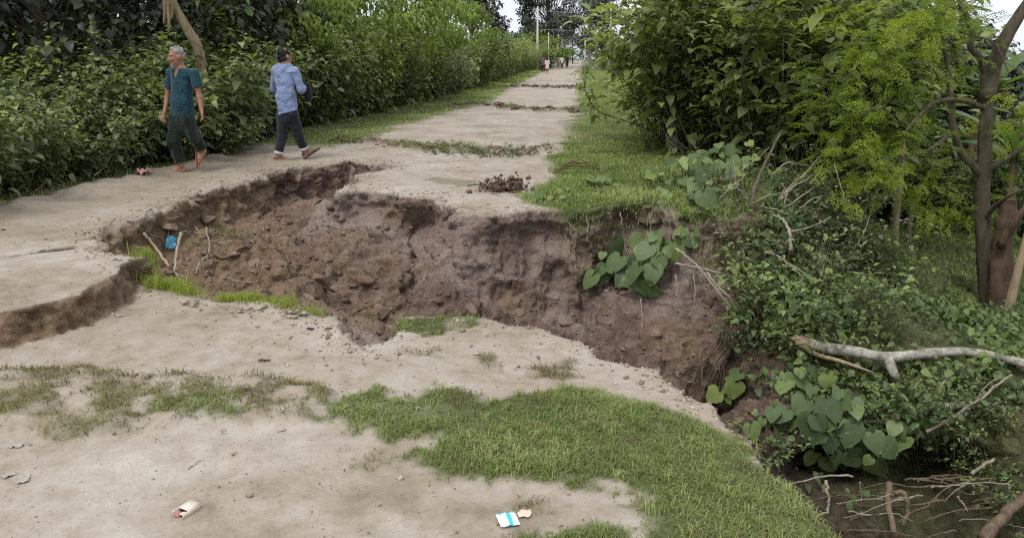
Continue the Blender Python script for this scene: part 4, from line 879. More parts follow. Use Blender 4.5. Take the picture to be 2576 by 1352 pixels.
for k in range(14):
    x = 1830+rs2.uniform(-22, 40); y = 820+rs2.uniform(0, 30)
    stick('reddish brown hanging root fibre on the bare bank', [(x,y-15),(x-10,y+30),(x-25-rs2.uniform(0,30),y+75),(x-35-rs2.uniform(0,40),y+120+rs2.uniform(0,50))], .007, .003, M_ROOT, 'hanging_root', [], 'root', 'hanging root fibres on the bank')
for k, (x, y, l, Y) in enumerate([(1633,535,60,8.2),(1475,545,40,7.9),(1612,750,95,7.2),(1700,690,55,7.1),(1745,690,70,7.0),(1560,535,30,8.0)]):
    stick('thin root hanging down the far gully wall', [(x,y,Y),(x+3,y+l*.5,Y-.15),(x+1,y+l,Y-.25)], .006, .003, None, 'hanging_root', [], 'root', 'thin roots on the far gully wall')
for k in range(16):
    x = rs2.uniform(1690, 1800); Y = rs2.uniform(12.0, 12.6)
    stick('bare pale stem at the foot of the nearest right shrub', [(x,415,Y),(x+rs2.uniform(-20,25),385,Y),(x+rs2.uniform(-50,60),340,Y),(x+rs2.uniform(-70,90),290,Y+.2)], .013, .006, None, 'bare_stem', [], 'stem', 'bare stems under the nearest right shrub')
for k in range(22):
    x = rs2.uniform(1780, 2180); y = rs2.uniform(440, 760); Y = rs2.uniform(7.0, 8.6); dx = rs2.uniform(-90, 130)
    stick('thin dry twig among the bushes under the right shrubs', [(x,y,Y),(x+dx*.4,y-rs2.uniform(10,40),Y),(x+dx,y-rs2.uniform(20,110),Y+.1)], rs2.uniform(.005,.010), .003, None, 'dry_twig', [], 'twig', 'dry twigs under the right shrubs')
# ------------------------------------------------------------------ feathery tree on the right
base = AT(2492, 800, 8.6); base.z = gz(base.x, base.y)
ft = thing('feathery_tree', 'forked tree with yellow green feathery leaves at the right edge', 'tree', base)
def limb(name, pts, r0, r1, m=None, n=None, sides=10):
    mb = MB(); P = [np.array(AT(*p)) for p in pts]; S = spline(P, n or 5*len(P)); tube(mb, S, np.linspace(r0, r1, len(S)), sides, .5, .07); return link(name, local(mb.mesh(name, [m or M_BARK]), ft), ft)
limb('trunk', [(2494,840,8.6),(2482,700,8.6),(2474,600,8.6),(2470,500,8.6),(2474,420,8.6),(2478,330,8.6),(2482,260,8.6),(2478,185,8.6)], .098, .058)
limb('limb', [(2480,250,8.6),(2505,150,8.55),(2540,75,8.5),(2580,15,8.45),(2640,-80,8.4),(2700,-200,8.4),(2740,-330,8.4)], .085, .02)
limb('limb', [(2478,190,8.6),(2466,150,8.55),(2440,118,8.5),(2446,80,8.5),(2420,20,8.5),(2380,-60,8.5)], .04, .02)
limb('limb', [(2470,440,8.6),(2425,395,8.5),(2398,330,8.4),(2392,250,8.4),(2385,180,8.4),(2370,80,8.4)], .05, .02)
limb('limb', [(2480,275,8.6),(2420,252,8.4),(2350,258,8.2),(2300,305,8.0),(2270,340,7.9)], .03, .012)
limb('limb', [(2385,210,8.4),(2330,165,8.2),(2260,165,8.0),(2190,200,7.9)], .025, .01)
limb('limb', [(2398,330,8.4),(2330,380,8.1),(2260,390,7.9),(2200,410,7.8)], .025, .01)
limb('limb', [(2474,430,8.6),(2520,405,8.5),(2580,370,8.4),(2640,340,8.3),(2700,290,8.3)], .045, .01)
limb('limb', [(2470,560,8.6),(2500,520,8.4),(2540,490,8.2),(2590,470,8.1)], .03, .01)
limb('limb', [(2446,90,8.5),(2500,110,8.4),(2540,190,8.3)], .015, .006)
mb = MB(); rs = np.random.RandomState(4)
CL = [(2125,180,8),(2200,130,8),(2270,110,8.1),(2340,85,8.2),(2175,235,7.9),(2110,280,7.8),(2150,335,7.7),(2290,290,8.2),(2190,405,7.7),(2250,430,7.8),(2335,400,8.2),
      (2555,300,8.2),(2570,225,8.2),(2545,480,8.9),(2420,520,9.2),(2350,35,8.3),(2255,30,8.2),(2430,15,8.3),(2300,5,8.3),(2200,55,8.2),(2105,400,7.8),(2230,190,8.0),(2340,480,8.5),(2395,80,8.5),(2235,350,7.9),(2530,560,9.2),(2160,140,8.1),(2700,-210,8.4),(2760,-300,8.5),(2690,-330,8.3),(2800,-220,8.4),(2640,-280,8.5),(2720,300,8.3),(2690,240,8.2)]
for (px, py, Y) in CL:
    c = np.array(AT(px, py, Y)); n = 24
    q = rs.normal(size=(n,3))*np.array([.20,.18,.13]); D = q*np.array([1.,1.,.5])+np.array([-.12,-.05,-.06])+rs.normal(size=(n,3))*.08
    b0 = rs.normal(.48, .16); fern(mb, c+q, D, rs.uniform(.12,.26,n), np.clip(b0+rs.normal(0,.14,n),0,1), rs, 6, 5)
    for k in range(3): tube(mb, [c+[.2,.1,.06], c+q[k]], [.006,.003], 3, 0, cap=False)
o = link('crown', local(mb.mesh('crown', [M_FERN]), ft), ft); o['kind'] = 'stuff'
# other trunks
def lone(name, label, pts, r0, r1, m, sides=10, jit=.08):
    P = [np.array(AT(*p)) for p in pts]; e = thing(name, label, 'tree', Vector(P[0])); mb = MB(); S = spline(P, 5*len(P)); tube(mb, S, np.linspace(r0, r1, len(S)), sides, .5, jit)
    link('trunk', local(mb.mesh('trunk', [m]), e), e); return e
M_ROT = bark('rotten bark', (0.05, 0.032, 0.022), (0.17, 0.115, 0.075), 6, .3, .03)
e = lone('dead_stump', 'rotten red brown dead stump leaning by the feathery tree', [(2510,830,8.3),(2515,740,8.3),(2520,640,8.3),(2530,560,8.3),(2538,500,8.3)], .13, .08, M_ROT, 11, .2)
mb = MB(); tube(mb, spline([AT(2515,620,8.2),AT(2545,570,8.1),AT(2580,520,8.0),AT(2620,480,8.0)], 10), np.linspace(.05,.03,10), 7, .5, .15); link('limb', local(mb.mesh('limb', [M_ROT]), e), e)
lone('slim_trunk', 'slim tan trunk standing on the slope before the banana grove', [(2243,650,11.5),(2250,560,11.5),(2258,480,11.5),(2266,380,11.5),(2268,300,11.5)], .075, .05, M_TAN)
lone('slim_trunk', 'thin pale leaning trunk at the right edge behind the stump', [(2530,800,7.8),(2555,700,7.8),(2580,600,7.8),(2610,480,7.8),(2640,330,7.9),(2655,200,8.0)], .05, .012, M_TAN)
lone('slim_trunk', 'dark slim trunk beside the slim tan one at the slope foot', [(2282,690,10.6),(2284,620,10.6),(2288,560,10.7),(2292,500,10.8)], .04, .03, M_BARK)
# ------------------------------------------------------------------ grass
def blades(mb, P, L, W, bend, rnd, rs, az=None):
    n = len(P); a = rs.uniform(0, 2*np.pi, n) if az is None else az
    d = np.stack([np.cos(a), np.sin(a), np.zeros(n)], -1); s = np.stack([-np.sin(a), np.cos(a), np.zeros(n)], -1)
    L = L[:,None]; W = W[:,None]; b = bend[:,None]; up = np.array([[0,0,1.]])
    m = P+up*L*.55+d*L*b*.28; t = P+up*L*np.clip(1-.45*b, .12, 1)+d*L*b*.95
    v = np.stack([P-s*W*.5, P+s*W*.5, m-s*W*.42, m+s*W*.42, t], 1)
    o = (np.arange(n)*5)[:,None]
    mb.add(v.reshape(-1,3), np.array([[0,1,3,2]])+o, np.array([[2,3,4]])+o, np.repeat(rnd, 5))
def scatter(n, x0, x1, y0, y1, f, rs):
    x = rs.uniform(x0, x1, n); y = rs.uniform(y0, y1, n); k = rs.uniform(0, 1, n) < f(x, y); x, y = x[k], y[k]
    return np.stack([x, y, height(x, y)[0]], -1)
def grass():
    rs = np.random.RandomState(31)
    mb = MB(); P = scatter(150000, -2.4, 1.75, 1.9, 5.2, lambda x, y: grass_mask(x, y)[0]*np.clip(.8+.8*fbm(x, y, f=4, oct=2, seed=81), .25, 1), rs)
    n = len(P); pn = fbm(P[:,0], P[:,1], f=2.2, oct=3, seed=82); hi = np.clip(.5+fbm(P[:,0], P[:,1], f=5, oct=2, seed=83), .2, 1.3)
    P[:,2] -= .004
    blades(mb, P, rs.uniform(.018, .055, n)*(.45+.85*hi), rs.uniform(.0026, .0046, n), rs.uniform(.4, 1.5, n), np.clip(.42+.5*pn+rs.normal(0,.17,n), 0, 1), rs)
    T = P[rs.choice(n, 120)]; k_ = 20; P2 = np.repeat(T, k_, 0)+rs.normal(0, .014, (120*k_,3))*np.array([1,1,0]); tr_ = np.repeat(rs.uniform(.15,.9,120), k_)
    blades(mb, P2, rs.uniform(.028, .062, len(P2)), rs.uniform(.003, .005, len(P2)), rs.uniform(.2, 1.3, len(P2)), np.clip(tr_+rs.normal(0,.1,len(P2)), 0, 1), rs)
    tag(link('grass', mb.mesh('grass', [M_GRASS], False)), 'short green grass patch in the foreground', 'grass', kind='stuff')
    mb = MB(); P = scatter(200000, -3.6, 1.6, 1.9, 5.2, lambda x, y: grass_mask(x, y)[1]**1.3*.8, rs); n = len(P)
    blades(mb, P, rs.uniform(.015, .05, n), rs.uniform(.0025, .005, n), rs.uniform(.6, 2.0, n), np.clip(.45+.5*fbm(P[:,0], P[:,1], f=3, oct=2, seed=84)+rs.normal(0,.2,n), 0, 1), rs)
    tag(link('dry_grass', mb.mesh('dry_grass', [M_DRYG], False)), 'thin brownish grass scattered over the near path', 'grass', kind='stuff')
    # shoulder above the wall and the verges of the far road
    mb = MB(); P = scatter(90000, 0.0, 5.5, 7.2, 14, lambda x, y: grass_mask(x, y)[0], rs); n = len(P); pn = fbm(P[:,0], P[:,1], f=1.5, oct=3, seed=85)
    blades(mb, P, rs.uniform(.03, .08, n)*(1+.5*pn), rs.uniform(.006, .011, n), rs.uniform(.2, 1.2, n), np.clip(.5+.45*pn+rs.normal(0,.15,n), 0, 1), rs)
    for (y0, y1, nn, l, w) in [(13, 22, 42000, .07, .012), (22, 40, 30000, .10, .025), (40, 90, 24000, .16, .06)]:
        f = lambda x, y: grass_mask(x, y)[0]*(x > lin(HEDGE, y)-.6)
        P = scatter(nn, -4.6 if y0 < 30 else -2, 5.5 if y0 < 30 else 9, y0, y1, f, rs); n = len(P); pn = fbm(P[:,0], P[:,1], f=.8, oct=3, seed=86)
        blades(mb, P, rs.uniform(.4, 1.1, n)*l, rs.uniform(.6, 1.2, n)*w, rs.uniform(.2, 1.2, n), np.clip(.55+.45*pn+rs.normal(0,.15,n), 0, 1), rs)
    for k, (pts, w_, h_) in enumerate(RIDGES[:4]):
        C = spline([np.array([a, b, 0]) for a, b in pts], 80); n = (2400, 800, 200, 30)[k]; j = rs.randint(0, 80, n); P = C[j]+rs.normal(0, w_*.45, (n,3)); ok = fbm(P[:,0], P[:,1], f=1.6, oct=2, seed=70+k) > -.1; P = P[ok]; n = len(P); P[:,2] = height(P[:,0], P[:,1])[0]
        blades(mb, P, rs.uniform(.03, .10, n)*(1+.4*k), rs.uniform(.006, .012, n)*(1+.8*k), rs.uniform(.3, 1.5, n), rs.uniform(.15, .8, n), rs)
    # foot of the hedge, path edge
    P = scatter(16000, -6, -3, 6, 14, lambda x, y: grass_mask(x, y)[1]*(x > lin(HEDGE, y)-.5), rs); n = len(P)
    blades(mb, P, rs.uniform(.03, .10, n), rs.uniform(.006, .01, n), rs.uniform(.3, 1.6, n), rs.uniform(.3, 1, n), rs)
    tag(link('verge_grass', mb.mesh('verge_grass', [M_GRASS], False)), 'short green grass on the shoulder and road verges', 'grass', kind='stuff')
    # lime strip in the shallow end of the gully
    mb = MB(); strip = GP([(375,722),(400,742),(450,750),(520,762),(600,772),(690,780),(800,798)], -.27)
    f = lambda x, y: np.exp(-(line_d(x, y, strip)/.07)**2)*np.clip(.55+fbm(x, y, f=4, oct=2, seed=87)+.35*sstep((x+2.1)/.5), 0, 1)
    P = scatter(60000, -3.2, -.9, 4.6, 6.6, f, rs); n = len(P)
    blades(mb, P, rs.uniform(.05, .13, n)*np.clip(.95+fbm(P[:,0], P[:,1], f=6, oct=2, seed=99), .4, 1.5), rs.uniform(.003, .006, n), rs.uniform(.1, 1.1, n), rs.uniform(0, 1, n), rs)
    tag(link('lime_grass', mb.mesh('lime_grass', [M_REED], False)), 'bright lime green grass strip along the near lip of the gully', 'grass', kind='stuff')
    # grass of the slope on the right
    mb = MB(); f = lambda x, y: (poly_sd(x, y, PIT) > .5)*np.clip(.6+fbm(x, y, f=.9, oct=2, seed=88), .1, 1)
    P = scatter(80000, 3.4, 9.5, 7.0, 14.5, f, rs); n = len(P); pn = fbm(P[:,0], P[:,1], f=1.1, oct=3, seed=89)
    blades(mb, P, rs.uniform(.05, .13, n), rs.uniform(.007, .014, n), rs.uniform(.3, 1.3, n), np.clip(.55+.4*pn+rs.normal(0,.15,n), 0, 1), rs)
    tag(link('slope_grass', mb.mesh('slope_grass', [M_GRASS], False)), 'green grass on the low slope at the right', 'grass', kind='stuff')
grass()
# ------------------------------------------------------------------ clods, crumbs, pebbles
_t = (1+5**.5)/2
ICO = unit(np.array([(-1,_t,0),(1,_t,0),(-1,-_t,0),(1,-_t,0),(0,-1,_t),(0,1,_t),(0,-1,-_t),(0,1,-_t),(_t,0,-1),(_t,0,1),(-_t,0,-1),(-_t,0,1)]))
ICF = np.array([(0,11,5),(0,5,1),(0,1,7),(0,7,10),(0,10,11),(1,5,9),(5,11,4),(11,10,2),(10,7,6),(7,1,8),(3,9,4),(3,4,2),(3,2,6),(3,6,8),(3,8,9),(4,9,5),(2,4,11),(6,2,10),(8,6,7),(9,8,1)])
def lumps(mb, P, r, flat, rnd, rs):
    n = len(P); q = rs.normal(size=(n,3,3)); q, _ = np.linalg.qr(q)
    sc = rs.uniform(.6, 1.3, (n,1,3)); v = ICO[None]*sc*(1+rs.uniform(-.42,.42,(n,12,1))); v = np.einsum('nij,nkj->nki', q, v)
    v[...,2] *= flat; v = P[:,None]+v*r[:,None,None]
    mb.add(v.reshape(-1,3), None, (ICF[None]+(np.arange(n)*12)[:,None,None]).reshape(-1,3), np.repeat(rnd, 12))
def soil_mat(name, stops):
    m, nt, b = mat(name); c = mixc(nt, .6, ramp(nt, attr(nt, 'rnd'), stops), ramp(nt, noise_n(nt, 60, 3, .7), [(.3, (.5,.5,.5)), (.7, (1.25,1.25,1.25))]), 'MULTIPLY')
    nt.links.new(c, b.inputs['Base Color']); b.inputs['Roughness'].default_value = .95; b.inputs['Specular IOR Level'].default_value = .2
    bump(nt, b, noise_n(nt, 70, 3, .7), .6, .015); return m
M_CLOD = soil_mat('clod', [(0, (.10, .064, .042)), (.5, (.18, .125, .088)), (1, (.30, .228, .18))])
M_CRUMB = soil_mat('crumb', [(0, (.20, .15, .10)), (.6, (.42, .34, .25)), (1, (.55, .48, .38))])
def clods():
    rs = np.random.RandomState(41); co, q, soil, rough, nor, rim, gg = GDATA; x, y, z = co.T
    w = (soil > .5)*np.clip((nor[:,2]-.25)*2, 0, 1)*(x < 2.2)*(y < 10.8)*(rim > .02)
    dens = np.clip(.25+1.2*fbm(x, y, f=1.4, oct=2, seed=95), 0, 1)+.5*(x < .2)*(x > -3.2); w = w*dens
    i = rs.choice(len(x), 5200, p=w/w.sum()); n = len(i); r = np.clip(rs.lognormal(-4.6, .75, n), .004, .06)
    mb = MB(); lumps(mb, co[i]-nor[i]*(r*.15)[:,None], r, .65, np.clip(.5+.3*fbm(x[i], y[i], f=1.5, oct=2, seed=96)+rs.normal(0,.15,n),0,1), rs)
    tag(link('soil_clods', mb.mesh('soil_clods', [M_CLOD], False)), 'crumbled brown soil clods covering the gully floor', 'soil', kind='stuff')
    # pale crumbs on the sand, thicker near broken edges
    w = (soil < .3)*(rough < .3)*(x < 2.2)*(y < 12)*(np.exp(-np.abs(rim)/.12)*2.2+.10*np.clip(fbm(x, y, f=1.2, oct=2, seed=97)+.4, 0, 1))*(1-np.clip(gg, 0, 1))
    i = rs.choice(len(x), 4200, p=w/w.sum()); n = len(i); r = np.clip(rs.lognormal(-5.1, .5, n), .003, .022); mb = MB()
    lumps(mb, co[i]+np.array([0,0,1.])*(r*.25)[:,None], r, .6, rs.uniform(0,1,n)**1.3, rs)
    tag(link('soil_crumbs', mb.mesh('soil_crumbs', [M_CRUMB], False)), 'small earth crumbs and pebbles strewn on the sandy path', 'soil', kind='stuff')
    w = (soil < .3)*(rough < .3)*(x < 2.0)*(y < 5.5)*np.clip(fbm(x, y, f=1.7, oct=2, seed=99)+.3, 0.03, 1)*(1-.7*np.clip(gg, 0, 1)); i = rs.choice(len(x), 3800, p=w/w.sum()); n = len(i); r = np.clip(rs.lognormal(-6.1, .45, n), .0012, .007); mb = MB()
    lumps(mb, co[i]+np.stack([rs.uniform(-.012,.012,n), rs.uniform(-.012,.012,n), r*.2], -1), r, .7, rs.uniform(0,1,n)**.8*np.where(rs.uniform(size=n) < .35, .1, 1), rs)
    tag(link('sand_grit', mb.mesh('sand_grit', [M_CRUMB], False)), 'fine grit and tiny stones on the near sand', 'grit', kind='stuff')
    # dark litter bits: dry leaf scraps
    w = (soil < .3)*(x < 2.2)*(y < 11)*np.clip(fbm(x, y, f=.9, oct=2, seed=98)+.15, 0.02, 1); i = rs.choice(len(x), 700, p=w/w.sum()); n = len(i); mb = MB()
    D = rs.normal(size=(n,3)); D[:,2] = .1; put_leaves(mb, co[i]+np.array([0,0,.004]), D, np.array([0,0,1.])+rs.uniform(-.4,.4,(n,3)), rs.uniform(.008,.03,n), rs.uniform(.006,.02,n), rs.uniform(0,1,n), LEAFLET)
    tag(link('leaf_litter', mb.mesh('leaf_litter', [M_DRYG], False)), 'tiny dry leaf scraps scattered over the path', 'litter', kind='stuff')
    # ridges of crumbled earth across the road
    for k, (pts, w_, h_) in enumerate(RIDGES[:3]):
        C = spline([np.array([a, b, 0]) for a, b in pts], 60); n = (700, 600, 300)[k]; j = rs.randint(0, 60, n); P = C[j]+rs.normal(0, w_*.42, (n,3)); P[:,2] = height(P[:,0], P[:,1])[0]
        r = np.clip(rs.lognormal(-3.9+.25*k, .5, n), .01, .09); mb = MB(); lumps(mb, P, r, .7, rs.uniform(.2,1,n), rs)
        tag(link('earth_ridge_clods', mb.mesh('earth_ridge_clods', [M_CLOD], False)), ('crumbled earth clods of the nearest ridge across the road', 'earth clods of the second ridge across the road', 'earth clods of the third, distant ridge across the road')[k], 'soil', kind='stuff')
clods()
def block_mesh(seed):
    rs = np.random.RandomState(seed); bm = bmesh.new(); bmesh.ops.create_icosphere(bm, subdivisions=4, radius=1.0); V = np.array([v.co[:] for v in bm.verts]); Fc = np.array([[v.index for v in f.verts] for f in bm.faces]); bm.free()
    for k in range(11):
        n = unit(rs.normal(size=3)); d = rs.uniform(.45, .8); V = V-n*np.maximum(0, V@n-d)[:,None]
    V = V*(1+.10*fbm(V[:,0], V[:,1], V[:,2], f=2.2, oct=2, seed=seed)+.07*fbm(V[:,0], V[:,1], V[:,2], f=6, oct=2, seed=seed+1))[:,None]; V[:,2] *= .75
    return mesh_np('soil_block', V, Fc, [M_CLOD], True, {'rnd': np.full(len(V), rs.uniform(.35, .85))})
bms = [block_mesh(600+k) for k in range(5)]
for k, (px, py, s, lb) in enumerate([(640,655,.17,'upright soil block standing in the middle of the left basin'),(700,665,.12,'soil lump right of the upright block'),(735,525,.13,'pale soil lump fallen below the notch wall'),(560,690,.10,'soil lump left of the upright block'),(800,690,.12,'soil lump at the centre of the gully floor'),
        (760,740,.10,'soil lump low in the gully above the lime grass'),(860,720,.13,'large soil lump at the foot of the central slope'),(920,690,.10,'soil lump on the central slope'),(600,560,.11,'soil lump under the left wall'),(520,545,.10,'soil lump slumped from the path edge'),
        (430,560,.09,'soil lump under the path edge above the sticks'),(690,600,.09,'small soil lump in the upper basin'),(820,620,.10,'soil lump beside the mauve slope'),(1180,770,.12,'soil lump in the crease right of the bulge'),(1300,775,.12,'soil lump at the foot of the far wall'),(1420,790,.10,'soil lump beneath the hanging heart leaves'),(950,770,.11,'soil lump at the lowest point left of the crease')]):
    p = hit(px, py)[0]; o = link('soil_block', bms[k % 5], None, p-Vector((0,0,s*.42)), (rv.uniform(-.4,.4), rv.uniform(-.4,.4), rv.uniform(0,6)), (s*rv.uniform(.8,1.3), s*rv.uniform(.8,1.2), s*rv.uniform(.7,1.1))); tag(o, lb, 'soil', 'fallen soil lumps in the gully')
# weeds on the nearest ridge
weed_p = cane_shrub(400, .16, .6, 30, .05, .022, M_HEART, OVATE, .05, .4, .3, .55)
for k, (px, py, s, lb) in enumerate([(1120,378,.8,'dark green weed tuft on the earth ridge, the left one'), (1175,382,1.0,'dark green weed tuft in the middle of the earth ridge'), (1240,386,.9,'weed tuft on the earth ridge, the right one'), (1300,382,.6,'tiny weed at the right end of the earth ridge'), (880,357,.6,'weed on the left end of the nearest earth ridge'), (540,602,.55,'small green weed among sticks in the gully')]):
    plant(weed_p, SH_N, 'weed_tuft', lb, 'weed', hit(px, py)[0], k*1.3, s)
# ------------------------------------------------------------------ sticks in the gully and by the hedge
def gstick(label, pts, r, m=None, lift=.02, name='dry_stick', group=None):
    P = [np.array(hit(x, y)[0])+[0,0,lift+(p[2] if len(p) > 2 else 0)] for p in pts for x, y in [p[:2]]]
    e = tag(link(name, None, None, Vector(P[0])), label, 'stick', group); mb = MB(); S = spline(P, 5*len(P)); S += np.random.RandomState(len(label)).normal(0,.003,S.shape)
    tube(mb, S, np.linspace(r, r*.65, len(S)), 7, .5, .12); link('stem', local(mb.mesh('stem', [m or M_TWIG]), e), e); return e
gstick('thick brown stick slanting right in the shallow end of the gully', [(364,616,.10),(395,648,.08),(426,680,.02)], .017, M_TAN)
gstick('pale stick standing upright in the gully beside the blue wrapper', [(461,640,.20),(450,655,.10),(439,694,.03)], .017)
gstick('thin curved twig ending at the blue wrapper', [(361,588),(376,600,.02),(406,611,.03),(423,624)], .007)
gstick('thin twig joining the top of the upright pale stick', [(409,613),(441,606,.05),(470,600,.06)], .008)
gstick('curved pale twig like a hook right of the upright stick', [(521,588,.04),(521,602,.05),(528,626,.04),(525,648,.02),(507,657)], .009)
gstick('short forked twig top at the hook shaped twig', [(520,587,.05),(535,598)], .010)
gstick('twig lying flat near the lime grass', [(416,692),(442,696,.02),(473,708)], .009)
gstick('short pale twig pointing into the lime grass', [(445,700,.03),(455,716)], .010)
gstick('bent twig among dry weeds in the gully', [(493,694),(502,676,.03),(521,660,.03),(539,646)], .008)
gstick('wavy twig at the right of the gully sticks', [(542,611),(554,619,.01),(573,619,.02),(588,614)], .007)
gstick('short stub of twig on the upper gully slope', [(490,580,.03),(507,593)], .009)
gstick('short twig poking out of the slab corner', [(346,637,.04),(364,635,.03)], .010)
gstick('upright thin twig above the blue wrapper', [(424,584,.06),(426,622)], .005)
gstick('thin stick low on the gully floor among clods', [(560,700),(600,712),(640,716)], .006)
for k, p in enumerate([[(0,392,.1),(40,400,.12),(85,430,.05),(105,455)], [(25,455,.05),(35,425,.12),(60,405,.2)], [(60,478),(110,472,.05),(170,476)], [(90,490,.02),(150,462,.08),(215,455)], [(0,487,.04),(60,470,.06),(130,492)], [(240,455,.05),(280,440,.1),(330,430)], [(310,405,.03),(330,412,.03)], [(150,430,.2),(120,460,.05),(95,480)]]):
    gstick('bare grey twig fallen at the path edge under the near hedge', p, .008, None, .02, 'fallen_twig', 'fallen twigs under the near hedge')
gstick('dark thin twig on the path above the gully bulge', [(1175,472),(1200,470,.01),(1228,468)], .008, M_BARK)
# uprooted plant with soil at the shoulder's edge
p0 = hit(1265, 478)[0]; e = thing('uprooted_weed', 'clump of red brown soil with dry uprooted stems at the wall top', 'weed', p0); mb = MB(); rs = np.random.RandomState(6)
P = rs.normal(0, .10, (70,3))*np.array([1.5,1,.5])+[0,0,.04]; P = np.vstack([P, P*.8+rs.normal(0,.04,P.shape), P*1.2+rs.normal(0,.05,P.shape)]); P[:,2] = np.abs(P[:,2])*.9; lumps(mb, P, rs.uniform(.012,.04,210), .9, rs.uniform(0,.7,210), rs); so = link('soil', mb.mesh('soil', [M_CLOD], False), e); so['kind'] = 'stuff'
mb = MB()
for k in range(14): 
    a = rs.uniform(0,6.28); l = rs.uniform(.15,.4); tube(mb, spline([[0,0,.05],[l*.5*np.cos(a),l*.3*np.sin(a),.14],[l*np.cos(a),l*.6*np.sin(a),rs.uniform(0,.1)]], 6), np.linspace(.007,.003,6), 4, .5)
link('stems', mb.mesh('stems', [M_TWIG]), e)
p0 = hit(1430, 440)[0]; e = thing('cut_weed', 'pale wilted weed stems lying on the grass by the soil clump', 'weed', p0); mb = MB()
for k in range(12):
    a = rs.uniform(-.6,1.2); l = rs.uniform(.2,.5); tube(mb, spline([[-.2,0,.02],[0,.02,.08+.1*rs.uniform()],[l*np.cos(a),.1*np.sin(a),.05+l*.5*abs(np.sin(a))]], 6), np.linspace(.008,.004,6), 4, .5)
link('stems', mb.mesh('stems', [M_DRYG]), e)
# ------------------------------------------------------------------ litter on the ground
def rect_grid(w, h, nx, ny, zf):
    xs = np.linspace(-w/2, w/2, nx); ys = np.linspace(-h/2, h/2, ny); X, Y = np.meshgrid(xs, ys); V = np.stack([X, Y, zf(X/w*2, Y/h*2)], -1).reshape(-1,3)
    i = np.arange(nx*ny).reshape(ny, nx); return V, np.stack([i[:-1,:-1], i[:-1,1:], i[1:,1:], i[1:,:-1]], -1).reshape(-1,4), X.ravel(), Y.ravel()
M_WHITE = simple('white film', (.80, .84, .86), .35, .06, 30, spec=.5); M_TEAL = simple('teal film', (.02, .50, .52), .35, .1, 30, spec=.5)
M_CARD = simple('cream card', (.66, .58, .48), .8, .1, 40); M_INK = simple('dark print', (.03, .022, .02), .8, .2, 40); M_PINKC = simple('faded red card', (.38, .19, .17), .8, .15, 40)
M_PAPER = simple('beige paper', (.62, .49, .39), .8, .1, 30); M_PINK = simple('pink film', (.72, .40, .36), .5, .15, 25); M_BLUE = simple('blue foil', (.015, .17, .26), .35, .2, 30, spec=.5)
p = hit(1277, 1312)[0]
V, q, X, Y = rect_grid(.076, .080, 21, 17, lambda u, v: .010*(1-u**4)*(1-v**4)+.0022*np.sin(7*u+3*v)+.0015*np.sin(11*v-5*u)+.002)
Xf = X[q].mean(1); Yf = Y[q].mean(1); mi = np.where((np.abs(Xf-.004) < .0072) | (Yf > .031), 1, 0)
V2 = V.copy(); V2[:,2] = .0005; n = len(V)
me = mesh_np('sachet', np.vstack([V, V2]), np.vstack([q, q[:, ::-1]+n]), [M_WHITE, M_TEAL], True, None, np.concatenate([mi, mi]))
tag(link('sachet', me, None, p+Vector((0,0,.012)), (.06, .05, .30)), 'white torn sachet with teal stripes lying by the front grass', 'wrapper')
p = hit(1308, 1294)[0]
o = [(0,0),(.018,.012),(.040,.010),(.052,.022),(.057,.002),(.048,-.020),(.036,-.030),(.030,-.022),(.008,-.026)]
V = [(a,b,.004+.006*math.sin(60*a)+.003*math.sin(90*b)) for a, b in o]+[(.028,-.004,.012)]; F = [(i, (i+1) % 9, 9) for i in range(9)]
V = np.array(V); me = mesh_np('torn_paper', np.vstack([V, V-[0,0,.0012]]), np.vstack([np.array(F), np.array(F)[:, ::-1]+10]), [M_PAPER], False)
tag(link('torn_paper', me, None, p+Vector((-.012,0,.006)), (.1,0,0)), 'torn beige paper scrap touching the teal sachet', 'paper')
# open cigarette carton
p = hit(470, 1288)[0]; e = thing('open_carton', 'small open cream carton with dark torn end on the sand', 'carton', p+Vector((0,0,.002)), R(-28))
def slab(name, c, d, m, rot=None, par=None):
    V = np.array([(x,y,z) for x in (-1,1) for y in (-1,1) for z in (-1,1)], float)*np.array(d)/2
    F = np.array([(0,1,3,2),(4,6,7,5),(0,4,5,1),(2,3,7,6),(0,2,6,4),(1,5,7,3)]); return link(name, mesh_np(name, V, F, [m]), par, c, rot)
slab('top_panel', (0,.014,.0235), (.055,.058,.0012), M_CARD, (.05,0,0), e); slab('bottom_panel', (0,0,.001), (.055,.085,.0012), M_CARD, None, e)
slab('side_panel', (-.027,0,.0118), (.0012,.085,.021), M_CARD, None, e); slab('side_panel', (.027,0,.0118), (.0012,.085,.021), M_CARD, None, e); slab('end_panel', (0,.0425,.0118), (.0535,.0012,.021), M_CARD, None, e)
slab('inner_tray', (0,-.008,.004), (.050,.064,.003), M_INK, None, e); slab('torn_flap', (-.008,-.036,.012), (.03,.024,.001), M_PINKC, (.7,.25,.2), e)
V = np.array([(0,0,0),(.012,.006,.002),(.022,.002,.004),(.024,-.012,.002),(.012,-.018,0),(.002,-.012,.001)])+[.0,-.022,.014]; link('torn_lining', mesh_np('torn_lining', np.vstack([V, V-[0,0,.001]]), [np.array([(0,5,4,3,2,1)]), np.array([(6,7,8,9,10,11)])], [M_PAPER]), e)
